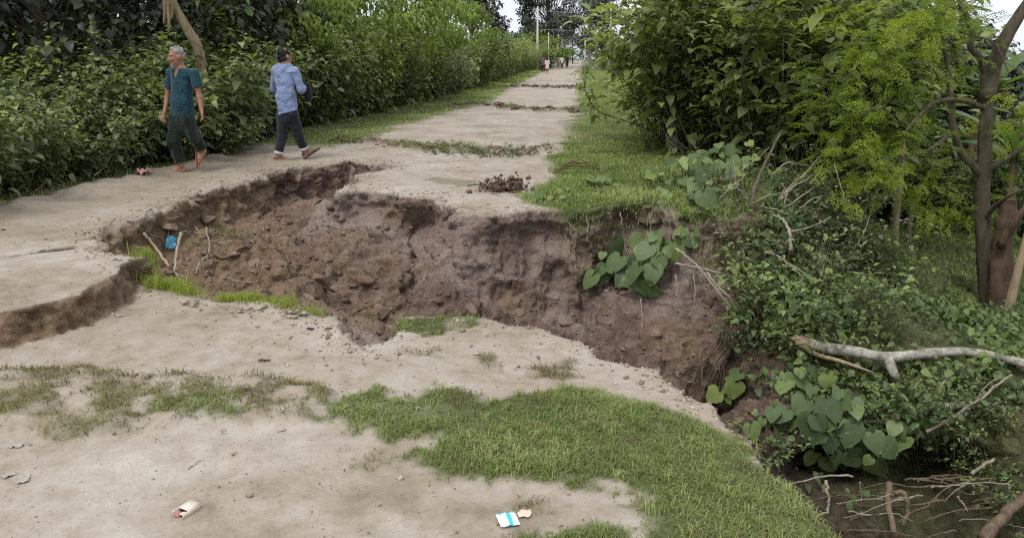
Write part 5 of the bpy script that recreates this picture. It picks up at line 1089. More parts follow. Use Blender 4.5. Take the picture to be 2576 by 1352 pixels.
def scrap(name, label, px, py, w, h, m, amp=.01, rz=0, cat='wrapper', seed=1, lift=.01, nx=9):
    p = hit(px, py)[0]; rs = np.random.RandomState(seed); V, q, X, Y = rect_grid(w, h, nx, 7, lambda u, v: amp*(.5+.5*np.sin(4*u+seed)*np.cos(3*v))+amp*.4*np.sin(9*u-5*v+seed))
    V[:,:2] += rs.normal(0, w*.03, (len(V),2)); n = len(V); me = mesh_np(name, np.vstack([V, V-[0,0,.001]]), np.vstack([q, q[:, ::-1]+n]), [m], False)
    return tag(link(name, me, None, p+Vector((0,0,lift)), (0,0,rz)), label, cat)
scrap('pink_wrapper', 'crumpled pink wrapper on the path beside the old man', 362, 437, .17, .16, M_PINK, .05, .3, seed=2)
o = scrap('blue_wrapper', 'blue wrapper caught on twigs in the shallow gully end', 432, 631, .09, .13, M_BLUE, .012, .5, seed=3, lift=.09); o.rotation_euler = (1.0, .3, .4)
M_BIT = simple('pale scrap', (.36, .325, .27), .8, .1, 40)
for k, (px, py, w, lb, c) in enumerate([(42,1122,.055,'pale dry leaf lying flat at the left edge of the sand','leaf'),(22,1196,.05,'whitish paper scrap on the sand below the pale leaf','paper'),(60,1205,.07,'wide whitish paper scrap on the sand at the lower left','paper'),(300,795,.05,'white scrap on the sand under the slab front','paper'),
        (1105,880,.02,'white chip on the sand left of the small grass island','paper'),(1615,957,.035,'white chip on the sand near the gully edge','paper'),(1425,1141,.035,'pale scrap lying in the green grass','paper'),(1050,1028,.03,'dry pale leaf in the upper grass edge','leaf'),(955,1270,.015,'small pale chip on the sand','paper'),(780,828,.05,'dark leaf scrap at the lime grass end','leaf')]):
    scrap('litter_scrap', lb, px, py, w, w*.6, M_BIT if k < 9 else M_INK, .006, k, c, k+5, .004, 6)
mb = MB(); tube(mb, [[-.02,0,.005],[.02,0,.005]], .0042, 8, .5); tag(link('cigarette_butt', mb.mesh('cigarette_butt', [M_BIT]), None, hit(708, 1084)[0], (0,0,.5)), 'cigarette butt on the sand below the brown grass', 'cigarette')
M_INKLEAF = M_BARK
gstick('short bark chip lying on the sand in the middle distance', [(652,908),(665,909,.004),(680,907)], .006, M_BARK, .006, 'bark_chip')
gstick('thin straw on the near sand', [(472,1180),(490,1168),(510,1157)], .0022, M_TAN, .003, 'straw')
# pale flat mud flakes heaped beside the lime grass
M_FLAKE = soil_mat('mud flake', [(0, (.24,.20,.14)), (1, (.48,.42,.32))])
for k, (px, py, lb) in enumerate([(485,768,'heap of pale mud flakes at the left of the lime grass'), (620,782,'row of pale mud flakes in the middle below the lime grass'), (735,795,'heap of grey mud flakes at the right of the lime grass')]):
    p0 = hit(px, py)[0]; mb = MB(); rs = np.random.RandomState(50+k); n = 24; P = rs.normal(0, 1, (n,3))*np.array([(.05,.11,.06)[k], .035, .014])+[0,0,.01]; P[:,2] = np.abs(P[:,2]); lumps(mb, P, rs.uniform(.006,.026,n), .4, rs.uniform(0,1,n), rs)
    tag(link('mud_flakes', mb.mesh('mud_flakes', [M_FLAKE], False), None, p0), lb, 'mud', kind='stuff')
# ------------------------------------------------------------------ people: smooth bodies grown from joints
class Field:
    """distance field on a grid; parts are blended in, then turned into one surface"""
    def __init__(s, lo, hi, h):
        s.h = h; s.lo = np.array(lo)-3*h; n = np.ceil((np.array(hi)+3*h-s.lo)/h).astype(int)+1
        s.n = n; s.d = np.full(n, .15, np.float32)
    def _box(s, lo, hi):
        a = np.clip(np.floor((lo-s.lo)/s.h).astype(int), 0, s.n-1); b = np.clip(np.ceil((hi-s.lo)/s.h).astype(int)+1, 1, s.n)
        sl = tuple(slice(i, j) for i, j in zip(a, b))
        ax = [s.lo[i]+s.h*np.arange(a[i], b[i]) for i in range(3)]
        return sl, np.stack(np.meshgrid(*ax, indexing='ij'), -1)
    def _put(s, sl, d, k):
        e = s.d[sl]; h = np.clip(.5+.5*(e-d)/k, 0, 1); s.d[sl] = e*(1-h)+d*h-k*h*(1-h)
    def cone(s, a, b, ra, rb, k=.03, flat=None):
        """tapered limb from a to b; flat=(axis, factor) squeezes it along an axis"""
        a = np.array(a, float); b = np.array(b, float); m = max(ra, rb)+.06
        sl, P = s._box(np.minimum(a, b)-m, np.maximum(a, b)+m)
        ab = b-a; t = np.clip(((P-a)@ab)/max(ab@ab, 1e-9), 0, 1); v = P-(a+t[...,None]*ab)
        if flat is not None:
            ax = np.array(flat[0], float); ax /= np.linalg.norm(ax); v = v+(v@ax)[...,None]*ax*(1/flat[1]-1)
        s._put(sl, np.linalg.norm(v, axis=-1)-(ra+(rb-ra)*t), k)
    def ell(s, c, r, k=.03, M=None):
        c = np.array(c, float); r = np.array(r, float); m = r.max()+.06; sl, P = s._box(c-m, c+m); v = P-c
        if M is not None: v = v@np.array(M).T
        q = np.linalg.norm(v/r, axis=-1); s._put(sl, (q-1)*r.min()*np.where(q > 1, 1, 1), k)
    def cut(s, p, n):
        """keep the side away from n"""
        n = np.array(n, float); n /= np.linalg.norm(n); ax = [s.lo[i]+s.h*np.arange(s.n[i]) for i in range(3)]
        d = (ax[0]-p[0])[:,None,None]*n[0]+(ax[1]-p[1])[None,:,None]*n[1]+(ax[2]-p[2])[None,None,:]*n[2]
        s.d = np.maximum(s.d, d.astype(np.float32))
    def cut_near(s, p, n, rad):
        n = np.array(n, float); n /= np.linalg.norm(n); sl, P = s._box(np.array(p)-rad, np.array(p)+rad); s.d[sl] = np.maximum(s.d[sl], ((P-np.array(p))@n))
    def ripple(s, f, a, stretch=(1,1,1), seed=0):
        ax = [s.lo[i]+s.h*np.arange(s.n[i]) for i in range(3)]; m = np.abs(s.d) < .03; P = np.argwhere(m)*s.h+s.lo
        s.d[m] += a*fbm(P[:,0]*stretch[0], P[:,1]*stretch[1], P[:,2]*stretch[2], f=f, oct=2, seed=seed)
    def mesh(s):
        d = s.d; c = (d < 0).astype(np.int8)
        cnt = sum(c[i:c.shape[0]-1+i, j:c.shape[1]-1+j, k:c.shape[2]-1+k] for i in (0,1) for j in (0,1) for k in (0,1))
        act = (cnt > 0) & (cnt < 8); idx = -np.ones(act.shape, int); cells = np.argwhere(act); idx[act] = np.arange(len(cells))
        acc = np.zeros((len(cells),3)); num = np.zeros(len(cells))
        cor = [(i,j,k) for i in (0,1) for j in (0,1) for k in (0,1)]
        for a in cor:
            for axis in range(3):
                if a[axis]: continue
                b = list(a); b[axis] = 1
                da = d[cells[:,0]+a[0], cells[:,1]+a[1], cells[:,2]+a[2]]; db = d[cells[:,0]+b[0], cells[:,1]+b[1], cells[:,2]+b[2]]
                x = (da < 0) != (db < 0); t = np.where(x, da/np.where(x, da-db, 1), 0); p = np.tile(np.array(a, float), (len(cells),1)); p[:,axis] = t
                acc += p*x[:,None]; num += x
        V = (cells+acc/num[:,None])*s.h+s.lo; Q = []
        for axis in range(3):
            u, v = [(1,2),(2,0),(0,1)][axis]; sl0 = [slice(1,-1)]*3; sl0[axis] = slice(0,-1); sl1 = list(sl0); sl1[axis] = slice(1,None)
            A = c[tuple(slice(1 if i != axis else 0, (c.shape[i]-1)) for i in range(3))]; B = c[tuple(slice(1, None) if i == axis else slice(1, c.shape[i]-1) for i in range(3))]
            for flip, e in ((False, np.argwhere((A == 1) & (B == 0))), (True, np.argwhere((A == 0) & (B == 1)))):
                if not len(e): continue
                g = e.copy(); g[:,u] += 1; g[:,v] += 1; o = [None]*4
                for q_, (du, dv) in enumerate(((0,0),(-1,0),(-1,-1),(0,-1))):
                    h = g.copy(); h[:,u] += du; h[:,v] += dv; o[q_] = idx[h[:,0], h[:,1], h[:,2]]
                f = np.stack(o, -1); Q.append(f[:, ::-1] if flip else f)
        return V, np.vstack(Q)
def skin_mat(name, col): 
    m = simple(name, col, .55, .12, 30, spec=.35); m.node_tree.nodes['Principled BSDF'].inputs['Subsurface Weight'].default_value = .08; m.node_tree.nodes['Principled BSDF'].inputs['Subsurface Radius'].default_value = (.01,.004,.002); return m
def cloth(name, col, kind=None, col2=None, scale=40, rough=.9):
    m, nt, b = mat(name); v = objvec(nt); f = noise_n(nt, 5, 4, .6, v); c = ramp(nt, f, [(.3, tuple(x*.78 for x in col)), (.7, tuple(min(1, x*1.2) for x in col))])
    if kind == 'check':
        out = None
        for prof, dr in (('X', 'X'), ('Z', 'Z')):
            w = N(nt, 'ShaderNodeTexWave', wave_type='BANDS', bands_direction=dr); w.inputs['Scale'].default_value = scale; w.inputs['Distortion'].default_value = 1.2; w.inputs['Detail Scale'].default_value = .6; nt.links.new(v, w.inputs['Vector'])
            mk = ramp(nt, w.outputs['Fac'], [(.74, (0,0,0)), (.9, (.22,.22,.22))]); c = mixc(nt, mk, c, col2)
    if kind == 'fade':
        c = mixc(nt, ramp(nt, noise_n(nt, 9, 3, .6, v), [(.5, (0,0,0)), (.75, (.55,.55,.55))]), c, col2)
    nt.links.new(c, b.inputs['Base Color']); b.inputs['Roughness'].default_value = rough; b.inputs['Specular IOR Level'].default_value = .15; b.inputs['Sheen Weight'].default_value = .15
    bump(nt, b, noise_n(nt, 11, 3, .6, v, 1.0), .9, .03); return m
def unitv(v): v = np.array(v, float); return v/np.linalg.norm(v)
def hand(F, w, el, palm_n, size=1.0, curl=.5):
    """palm and five fingers continuing from forearm el->w"""
    f = unitv(np.array(w)-np.array(el)); n = np.array(palm_n, float); n = unitv(n-f*(n@f)); s = np.cross(f, n); w = np.array(w)
    pc = w+f*.05*size; F.cone(w, w+f*.075*size, .026*size, .036*size, .02, (n, .55))
    for i, (o, l) in enumerate(zip((-.030,-.010,.010,.029), (.062,.074,.070,.055))):
        a = pc+f*.032*size+s*o*size; b = a+(f*.8+n*.35*curl)*l*.55*size; c = b+(f*.5+n*.85*curl)*l*.55*size
        F.cone(a, b, .0100*size, .0092*size, .006); F.cone(b, c, .0092*size, .0078*size, .006)
    a = w+f*.025*size-s*.028*size; b = a+(f*.6-s*.55+n*.3)*.045*size; c = b+(f*.9-s*.1+n*.4)*.035*size
    F.cone(a, b, .0125*size, .0105*size, .01); F.cone(b, c, .0105*size, .0085*size, .008)
def foot(F, ankle, toe_dir, up, size=1.0):
    f = unitv(toe_dir); u = np.array(up, float); u = unitv(u-f*(u@f)); s = np.cross(f, u); a = np.array(ankle)
    heel = a-f*.035*size-u*.062*size; ball = a+f*.125*size-u*.066*size
    F.ell(heel, (.036*size,)*3, .02); F.cone(heel, ball, .030*size, .034*size, .02, (u, .75)); F.cone(a, ball, .036*size, .028*size, .03)
    for i in range(5):
        o = (i-2)*.016*size; l = (.055,.052,.048,.042,.036)[i if s[0] > 0 else 4-i]*size; F.cone(ball+s*o, ball+s*o*1.15+f*l-u*.006, .0125*size, .0095*size, .008)
    return heel, ball, f, u
def head(F, c, fdir, up, s=1.0, beard=False):
    f = unitv(fdir); u = np.array(up, float); u = unitv(u-f*(u@f)); r = np.cross(f, u); c = np.array(c); M = np.stack([r, f, u])
    F.ell(c+u*.022*s-f*.008*s, (.074*s,.092*s,.100*s), .02, M)
    F.ell(c-u*.045*s+f*.022*s, (.058*s,.066*s,.070*s), .03, M)
    F.cone(c-u*.085*s+f*.055*s-r*.012, c-u*.085*s+f*.055*s+r*.012, .026*s, .026*s, .03)              # chin
    F.cone(c+u*.020*s+f*.083*s, c-u*.028*s+f*.108*s, .010*s, .015*s, .014)                           # nose
    for e in (-1, 1):
        F.ell(c-u*.010*s+r*.080*s*e-f*.010*s, (.014*s,.026*s,.034*s), .008, M)                       # ears
        F.cone(c+u*.030*s+f*.082*s+r*.014*s*e, c+u*.028*s+f*.070*s+r*.052*s*e, .012*s, .010*s, .014)  # brow
        F.ell(c-u*.022*s+f*.070*s+r*.038*s*e, (.022*s,)*3, .02)                                     # cheek
    F.cone(c-u*.055*s+f*.088*s-r*.020*s, c-u*.055*s+f*.088*s+r*.020*s, .010*s, .010*s, .008)          # lips
    return c, f, u, r
def eyes(mbase, c, f, u, r, s=1.0):
    mb = MB()
    for e in (-1, 1):
        p = c+u*.004*s+f*.080*s+r*.032*s*e; mb.add(p+ICO*.0125*s*np.array([1,1,.7]), None, ICF, .5)
    return mb
class Person:
    def __init__(s, label, base, h=.0075):
        s.e = thing('person', label, 'person', base); s.b = np.array(base); s.h = h
    def field(s, pts, pad=.2): pts = np.array(pts); return Field(pts.min(0)-pad, pts.max(0)+pad, s.h)
    def part(s, name, F, m, parent=None):
        V, Q = F.mesh(); o = link(name, mesh_np(name, V-s.b, Q, [m], True), parent or s.e); return o
# ---------- materials
SK1 = skin_mat('weathered skin', (.30, .155, .095)); SK2 = skin_mat('brown skin', (.27, .15, .10))
C_TEAL = cloth('teal cotton', (.014, .050, .068)); C_LUNGI = cloth('dark green checked cotton', (.007, .017, .013), 'check', (.045, .055, .03), 8)
C_BLUE = cloth('light blue cotton', (.21, .27, .43), 'fade', (.26, .32, .48)); C_JEAN = cloth('dark denim', (.018, .021, .028), 'fade', (.065, .07, .08)); C_CUFF = cloth('turned cuff', (.60, .58, .60))
HAIRW = simple('grey hair', (.27, .26, .24), .8, .35, 60, .01); HAIRB = simple('black hair', (.010, .009, .009), .6, .4, 60, .008); SOLE = simple('sandal', (.10, .055, .045), .7, .3, 20); SOLER = simple('red brown sandal', (.25, .085, .06), .7, .3, 20)
EYE = simple('eye', (.03, .02, .015), .3, .1, 5); C_BAG = cloth('black bag', (.012, .013, .014))
# ---------- old man in teal, walking to the left
Y0 = 10.55
def J(px, py, dy=0.0, Y=None): return np.array(AT(px, py, (Y or Y0)+dy))
def man_one():
    base = J(455, 436); base[2] = gz(base[0], base[1]); P = Person('old man in teal shirt and green checked lungi walking left', Vector(base))
    hc = J(444, 143, -.02); fd = unitv((-.80, -.58, -.12)); fb = unitv((-.50, -.866, 0)); rb = np.cross(fb, [0,0,1.])      # rb: his right? (image left)
    neck = J(456, 176, .02); chest = J(459, 205, .03); belly = J(458, 262, .02); pel = J(458, 300, .02)
    sR, sL = J(431, 184, .09), J(489, 184, -.07); eR, eL = J(421, 247, .10), J(502, 244, -.08); wR, wL = J(414, 283, .03), J(507, 279, -.13)
    hR, hL = J(447, 300, .04), J(470, 300, -.03); kR, kL = J(438, 356, -.04), J(490, 348, -.02); aR, aL = J(455, 417, .0), J(512, 381, .10)
    up = np.array([0,0,1.]); pts = [hc, sR, sL, eR, eL, wR, wL, kR, kL, aR, aL, J(425,437,-.1), J(520,415,.2)]
    B = P.field(pts, .22)
    head(B, hc, fd, up-.05*fd, 1.02); B.cone(neck-up*.02, hc-up*.05+.01*fd, .056, .050, .03)
    B.cone(chest, belly, .135, .125, .05, (fb, .68)); B.cone(belly, pel, .125, .13, .05, (fb, .72)); B.cone(sR, sL, .055, .055, .06); B.cone(neck, chest, .06, .10, .06)
    for s_, e_, w_ in ((sR, eR, wR), (sL, eL, wL)): B.cone(s_, e_, .046, .037, .03); B.cone(e_, w_, .037, .025, .02)
    hand(B, wR, eR, (.6,-.5,.2), 1.0, .6); hand(B, wL, eL, (-.6,-.4,.1), 1.0, .7)
    for h_, k_, a_ in ((hR, kR, aR), (hL, kL, aL)): B.cone(h_, k_, .082, .052, .05); B.cone(k_, k_+(a_-k_)*.4, .052, .050, .03); B.cone(k_+(a_-k_)*.4, a_, .050, .034, .03)
    fR = foot(B, aR+[0,0,-.0], (-.90,-.42,-.10), up, 1.0); fL = foot(B, aL, (.10,-.30,-.95), (.80,.25,.2), 1.0)
    body = P.part('body', B, SK1)
    mb = eyes(None, hc-P.b, fd, unitv(up-fd*fd[2]), np.cross(fd, unitv(up-fd*fd[2])), 1.0); link('eyes', mb.mesh('eyes', [EYE]), body)
    H = P.field([hc], .16); u = unitv(up-fd*fd[2]); r = np.cross(fd, u); M = np.stack([r, fd, u]); H.ell(hc+u*.036-fd*.012, (.082,.098,.096), .02, M); H.ripple(40, .012, (1,1,1), 3); H.cut(hc+u*.035, -u*.75+fd*.85); H.cut(hc-u*.045, -u); H.ripple(28, .020, (1,1,1), 8); P.part('hair', H, HAIRW, body)
    H = P.field([hc], .2); H.ell(hc-u*.105+fd*.070, (.034,.030,.045), .02, M); H.ripple(50, .010, (1,1,1), 4); P.part('beard', H, HAIRW, body)
    H = P.field([hc], .2); H.cone(hc-u*.042+fd*.094-r*.026, hc-u*.042+fd*.094+r*.026, .009, .009, .01); P.part('moustache', H, HAIRW, body)
    # shirt
    S = P.field([sR, sL, pel, eR, eL, neck], .2); hem = J(458, 293, .0)
    S.cone(chest+up*.02, belly, .155, .155, .05, (fb, .74)); S.cone(belly, pel-up*.12, .155, .172, .05, (fb, .80)); S.cone(sR, sL, .070, .070, .06); S.cone(neck-up*.03, chest, .075, .12, .06)
    S.ripple(7, .026, (1.3,1.3,.4), 7); S.ripple(15, .010, (1,1,.6), 6); S.cut(hem, (0,0,-1)); S.cut(hem-np.array([.5,0,0]), (-1,0,0))
    for s_, e_ in ((sR, eR), (sL, eL)):
        A = P.field([sR, sL, pel, eR, eL, neck], .2); A.cone(s_, s_+(e_-s_)*.85, .062, .074, .045); A.ripple(7, .012, (1,1,.45), 8); A.cut(s_+(e_-s_)*.60, e_-s_); S.d = np.minimum(S.d, A.d)
    # open V neck
    vn = J(449, 190, -.25); S.cut_near(neck+up*.022+fb*.02, up, .085)
    A = P.field([sR, sL, pel, eR, eL, neck], .2); A.cone(neck+fb*.10+up*.04, chest+fb*.15+up*.005, .062, .012, .005, (fb, 1.6)); S.d = np.maximum(S.d, -A.d)
    sh = P.part('shirt', S, C_TEAL)
    K = P.field([chest], .25); pk = chest+fb*.103-rb*.070-up*.035; K.cone(pk, pk-up*.06, .042, .042, .01, (fb, .22)); K.ripple(12, .004, (1,1,1), 4); K.cut(pk+up*.01, up); P.part('pocket', K, C_TEAL, sh)
    # lungi
    L = P.field([pel, kR, kL, aR, aL, hem], .2)
    L.cone(pel+up*.03, pel-up*.06, .145, .150, .05, (fb, .8)); L.cone(hR, kR, .104, .080, .05); L.cone(hL, kL, .104, .078, .05); L.cone(kR, aR+up*.0, .078, .060, .03); L.cone(kL, kL+(aL-kL)*.95, .076, .066, .03)
    L.ripple(6, .03, (1.6,1.6,.35), 9); L.ripple(14, .010, (1.4,1.4,.4), 10); L.cut_near(aR+up*.045+np.array([0,0,.0]), (.1,0,-1), .2); ld = aL-kL; L.cut_near(kL+ld*.78, ld+np.array([0,0,-.05]), .16); P.part('lungi', L, C_LUNGI)
    for (hl_, bl_, f_, u_) in (fR, fL):
        D = P.field([hl_, bl_], .15); D.cone(hl_-u_*.034-f_*.02, bl_-u_*.034+f_*.06, .036, .044, .02, (u_, .30)); sd = P.part('sandal', D, SOLER)
        D = P.field([hl_, bl_], .15); D.cone(bl_-f_*.015+np.cross(f_,u_)*.04-u_*.01, bl_-f_*.015+u_*.034, .013, .013, .01); D.cone(bl_-f_*.015-np.cross(f_,u_)*.04-u_*.01, bl_-f_*.015+u_*.034, .013, .013, .01); P.part('strap', D, SOLER, sd)
man_one()
# ---------- man in light blue shirt, seen from behind, walking away to the right
def man_two():
    Yb = 11.75
    def K(cx, cy, dy=0.): return np.array(AT(653.96+cx/4.2175, 106.9+cy/4.2175, Yb+dy))
    base = K(235, 1275); base[2] = gz(base[0], base[1]); P = Person('man in light blue shirt and dark jeans walking away, seen from behind', Vector(base))
    up = np.array([0,0,1.]); fb = unitv((.55, .83, 0)); fd = unitv((.62, .78, -.05)); rb = np.cross(fb, up)
    hc = K(266, 150, .0); neck = K(268, 245, -.02); chest = K(262, 350, .0); belly = K(275, 560, .0); pel = K(285, 720, .0)
    sL, sR = K(165, 300, .04), K(368, 305, -.06); eL, eR = K(148, 490, .16), K(437, 498, -.02); wL, wR = K(250, 540, .36), K(470, 470, .26)
    hL, hR = K(240, 770, .02), K(340, 770, -.02); kL, kR = K(240, 985, .04), K(405, 975, .08); aL, aR = K(192, 1205, .0), K(470, 1150, .16)
    pts = [hc, sL, sR, eL, eR, wL, wR, kL, kR, aL, aR, K(140,1290), K(560,1220,.3)]; B = P.field(pts, .22)
    head(B, hc, fd, up, 1.0); B.cone(neck-up*.02, hc-up*.05, .054, .050, .03)
    B.cone(chest, belly, .135, .12, .05, (fb, .68)); B.cone(belly, pel, .12, .13, .05, (fb, .75)); B.cone(sL, sR, .055, .055, .06); B.cone(neck, chest, .06, .10, .06)
    for s_, e_, w_ in ((sR, eR, wR), (sL, eL, wL)): B.cone(s_, e_, .046, .037, .03); B.cone(e_, w_, .037, .026, .02); hand(B, w_, e_, (-.3,-.3,-.6), 1.0, .8)
    for h_, k_, a_ in ((hR, kR, aR), (hL, kL, aL)): B.cone(h_, k_, .082, .052, .05); B.cone(k_, k_+(a_-k_)*.4, .052, .050, .03); B.cone(k_+(a_-k_)*.4, a_, .050, .036, .03)
    fL_ = foot(B, aL, (.93,.36,-.02), up, 1.0); fR_ = foot(B, aR, (.70,.40,.50), (-.45,-.25,.85), 1.0); body = P.part('body', B, SK2)
    H = P.field([hc], .17); M = np.stack([np.cross(fd, up), fd, up]); H.ell(hc+up*.030-fd*.020, (.081,.095,.099), .02, M); H.ell(hc-up*.03-fd*.045, (.070,.052,.055), .03, M); H.ripple(45, .012, (1,1,1), 5); H.cut(hc+up*.02+fd*.052, fd-up*.35); H.cut(hc-up*.075, -up+fd*.5); H.ripple(28, .022, (1,1,1), 6); P.part('hair', H, HAIRB, body)
    S = P.field([sR, sL, pel, eR, eL, wR, wL, neck], .2); hem = K(290, 745)
    S.cone(chest+up*.03, belly, .158, .148, .05, (fb, .76)); S.cone(belly, pel-up*.1, .150, .165, .05, (fb, .82)); S.cone(sL, sR, .070, .070, .06); S.cone(neck-up*.03, chest, .08, .12, .06)
    S.ripple(6, .030, (1,1,.9), 17); S.ripple(13, .018, (1,1,1.2), 18); S.cut(hem, (.25,0,-1)); S.cut_near(neck+up*.035, up, .085)
    for s_, e_, w_ in ((sR, eR, wR), (sL, eL, wL)):
        A = P.field([sR, sL, pel, eR, eL, wR, wL, neck], .2); A.cone(s_, e_, .064, .058, .04); A.cone(e_, e_+(w_-e_)*.62, .058, .050, .03); A.ripple(9, .014, (1,1,.8), 19); S.d = np.minimum(S.d, A.d)
    sh = P.part('shirt', S, C_BLUE); C = P.field([neck], .15); C.cone(neck+up*.012, neck+up*.035, .066, .060, .01); C.cut(neck+up*.038, up); P.part('collar', C, C_BLUE, sh)
    T = P.field([pel, kL, kR, aL, aR], .2); T.cone(pel+up*.02, pel-up*.06, .138, .135, .05, (fb, .85))
    for h_, k_, a_ in ((hR, kR, aR), (hL, kL, aL)): T.cone(h_, k_, .098, .078, .05); T.cone(k_, a_+(k_-a_)*.12, .078, .066, .04)
    T.ripple(9, .014, (1,1,1.4), 21); T.cut(hem+up*.06, up)
    for k_, a_ in ((kR, aR), (kL, aL)): T.cut_near(a_+(k_-a_)*.16, a_-k_, .11)
    tr = P.part('jeans', T, C_JEAN)
    for k_, a_ in ((kR, aR), (kL, aL)):
        C = P.field([a_, k_], .12); C.cone(a_+(k_-a_)*.22, a_+(k_-a_)*.12, .069, .069, .005); C.cut_near(a_+(k_-a_)*.105, a_-k_, .12); C.cut_near(a_+(k_-a_)*.235, k_-a_, .12); P.part('cuff', C, C_CUFF, tr)
    for (hl_, bl_, f_, u_) in (fL_, fR_):
        D = P.field([hl_, bl_], .15); D.cone(hl_-u_*.034-f_*.02, bl_-u_*.034+f_*.06, .036, .044, .02, (u_, .30)); sd = P.part('sandal', D, SOLE); s_ = np.cross(f_, u_)
        D = P.field([hl_, bl_], .15); D.cone(bl_-f_*.015+s_*.04-u_*.01, bl_-f_*.015+u_*.034, .012, .012, .01); D.cone(bl_-f_*.015-s_*.04-u_*.01, bl_-f_*.015+u_*.034, .012, .012, .01); D.cone(hl_+u_*.03+s_*.036, hl_+u_*.035-f_*.03, .010, .010, .01); D.cone(hl_+u_*.03-s_*.036, hl_+u_*.035-f_*.03, .010, .010, .01); P.part('strap', D, SOLE, sd)
    # bag held in front of him
    G_ = Field(wR-.25, wR+.25, .009); c = wR+fb*.06-up*.06; G_.cone(c-up*.10, c+up*.06, .075, .065, .03, (rb, .6)); G_.ripple(8, .015, (1,1,1), 4); V, Q = G_.mesh(); tag(link('shoulder_bag', mesh_np('shoulder_bag', V-c, Q, [C_BAG], True), None, Vector(c)), 'black bag held in front by the man in blue shirt', 'bag')
man_two()
# ---------- far walkers
def walker(label, px, Y, H, shirt, trouser, seed, skirt=False, stride=.16, facing=1, extra=None):
    p = AT(px, 180, Y); b = np.array([p.x, Y, gz(p.x, Y)]); P = Person(label, Vector(b), .016); k = H/1.65; rs = random.Random(seed)
    def q(x, y, z): return b+np.array([x, y*facing, z])*k
    up = np.array([0,0,1.]); f = np.array([.1, facing, 0]); hc = q(0,.02,1.53); pts = [hc, q(-.3,-.3,0), q(.3,.3,0)]
    sL, sR, eL, eR, wL, wR = q(-.18,0,1.34), q(.18,0,1.34), q(-.23,-.04,1.06), q(.23,.04,1.06), q(-.22,.06,.82), q(.22,.14,.83)
    hL, hR, kL, kR, aL, aR = q(-.09,0,.85), q(.09,0,.85), q(-.09,stride*.7,.47), q(.09,-stride*.2,.46), q(-.09,stride,.08), q(.09,-stride,.10)
    B = P.field(pts, .15); head(B, hc, f, up, k); B.cone(q(0,0,1.38), hc, .055*k, .05*k); B.cone(q(0,0,1.25), q(0,0,.9), .13*k, .12*k, .05, (f, .68)); B.cone(sL, sR, .055*k, .055*k, .05)
    for s_, e_, w_ in ((sL,eL,wL),(sR,eR,wR)): B.cone(s_, e_, .046*k, .037*k); B.cone(e_, w_, .037*k, .026*k); hand(B, w_, e_, (0,.4,.1), 1.1*k)
    for h_, k_, a_ in ((hL,kL,aL),(hR,kR,aR)): B.cone(h_, k_, .08*k, .052*k); B.cone(k_, a_, .052*k, .035*k); foot(B, a_, f, up, k)
    body = P.part('body', B, SK2); Hh = P.field([hc], .18); Hh.ell(hc+up*.03*k-f*.016*k, (.088*k,.10*k,.102*k), .02)
    if skirt: Hh.cone(hc-f*.08*k, hc-f*.10*k-up*.24*k, .055*k, .04*k)
    P.part('hair', Hh, HAIRB, body); S = P.field([sL, sR, q(0,0,.7)], .2); S.cone(q(0,0,1.27), q(0,0,.72 if not skirt else .6), .155*k, (.165 if not skirt else .2)*k, .05, (f, .78)); S.cone(sL, sR, .068*k, .068*k, .05)
    for s_, e_ in ((sL,eL),(sR,eR)): S.cone(s_, e_, .064*k, .062*k)
    S.ripple(6, .02, (1,1,.6), seed); S.cut(q(0,0,.70 if not skirt else .52), -up); S.cut(q(0,0,1.40), up); P.part('shirt', S, shirt)
    T = P.field([hL, hR, kL, kR, aL, aR], .15)
    for h_, k_, a_ in ((hL,kL,aL),(hR,kR,aR)): T.cone(h_, k_, .10*k, .08*k, .05); T.cone(k_, a_+up*.08*k, .08*k, .07*k, .05)
    T.cut(q(0,0,.14 if not skirt else .30), -up); T.cut(q(0,0,.9), up); P.part('trousers', T, trouser)
W_BR = cloth('dull brown cloth', (.12, .09, .085)); W_DK = cloth('dark trousers', (.03, .025, .025)); W_PK = cloth('pale pink cloth', (.62, .50, .47)); W_RD = cloth('brick red cloth', (.22, .09, .06)); W_CR = cloth('cream cloth', (.58, .55, .48)); W_TN = cloth('tan cloth', (.38, .32, .26))
walker('distant person in dull brown shirt walking beside a smaller one in pale pink', 1366, 80, 1.66, W_BR, W_DK, 1)
walker('distant person in pale pink top with long dark hair, red trousers', 1376, 73, 1.42, W_PK, W_RD, 2, True)
walker('distant person in tan walking down the road with one in cream', 1406, 106, 1.62, W_TN, W_TN, 3)
walker('distant person in cream shirt with dark trousers', 1413, 104, 1.58, W_CR, W_DK, 4)
walker('distant dark clothed person standing alone at the road end', 1426, 112, 1.62, W_DK, W_DK, 5, False, .04, -1)
# ------------------------------------------------------------------ far end of the road
def far_tree(seed, label, px, Y, H, Rr, c0, n, L, m, name='far_tree', trunk=.3, clumps=60, tm=None, sq=1.0):
    p = AT(px, 150, Y); t = branch_tree(seed, H, Rr, c0, n, L, m, tm or M_BARK, trunk, OVATE, clumps, droop=.6, squash=sq)
    plant(t, TR_N, name, label, 'tree', (p.x, Y, gz(p.x, Y)), 0, 1.0)
M_GREYG = leaf_mat('grey green leaf', [(0.0, (0.05, 0.065, 0.045)), (1.0, (0.14, 0.16, 0.11))], 0.2, 0.6, veins=False)
M_FDARK = leaf_mat('distant dark leaf', [(0.0, (0.03, 0.045, 0.035)), (1.0, (0.085, 0.105, 0.075))], 0.15, 0.6, veins=False)
far_tree(500, 'tall dark tree over the end of the road, left of the paler one', 1380, 128, 16.5, 4.6, 2.6, 8500, .42, M_FDARK, trunk=.38, clumps=70)
far_tree(501, 'tall grey green tree with pale trunk at the road end', 1484, 108, 13, 3.9, 2.4, 6000, .36, M_GREYG, trunk=.28, clumps=52, tm=M_PALE)
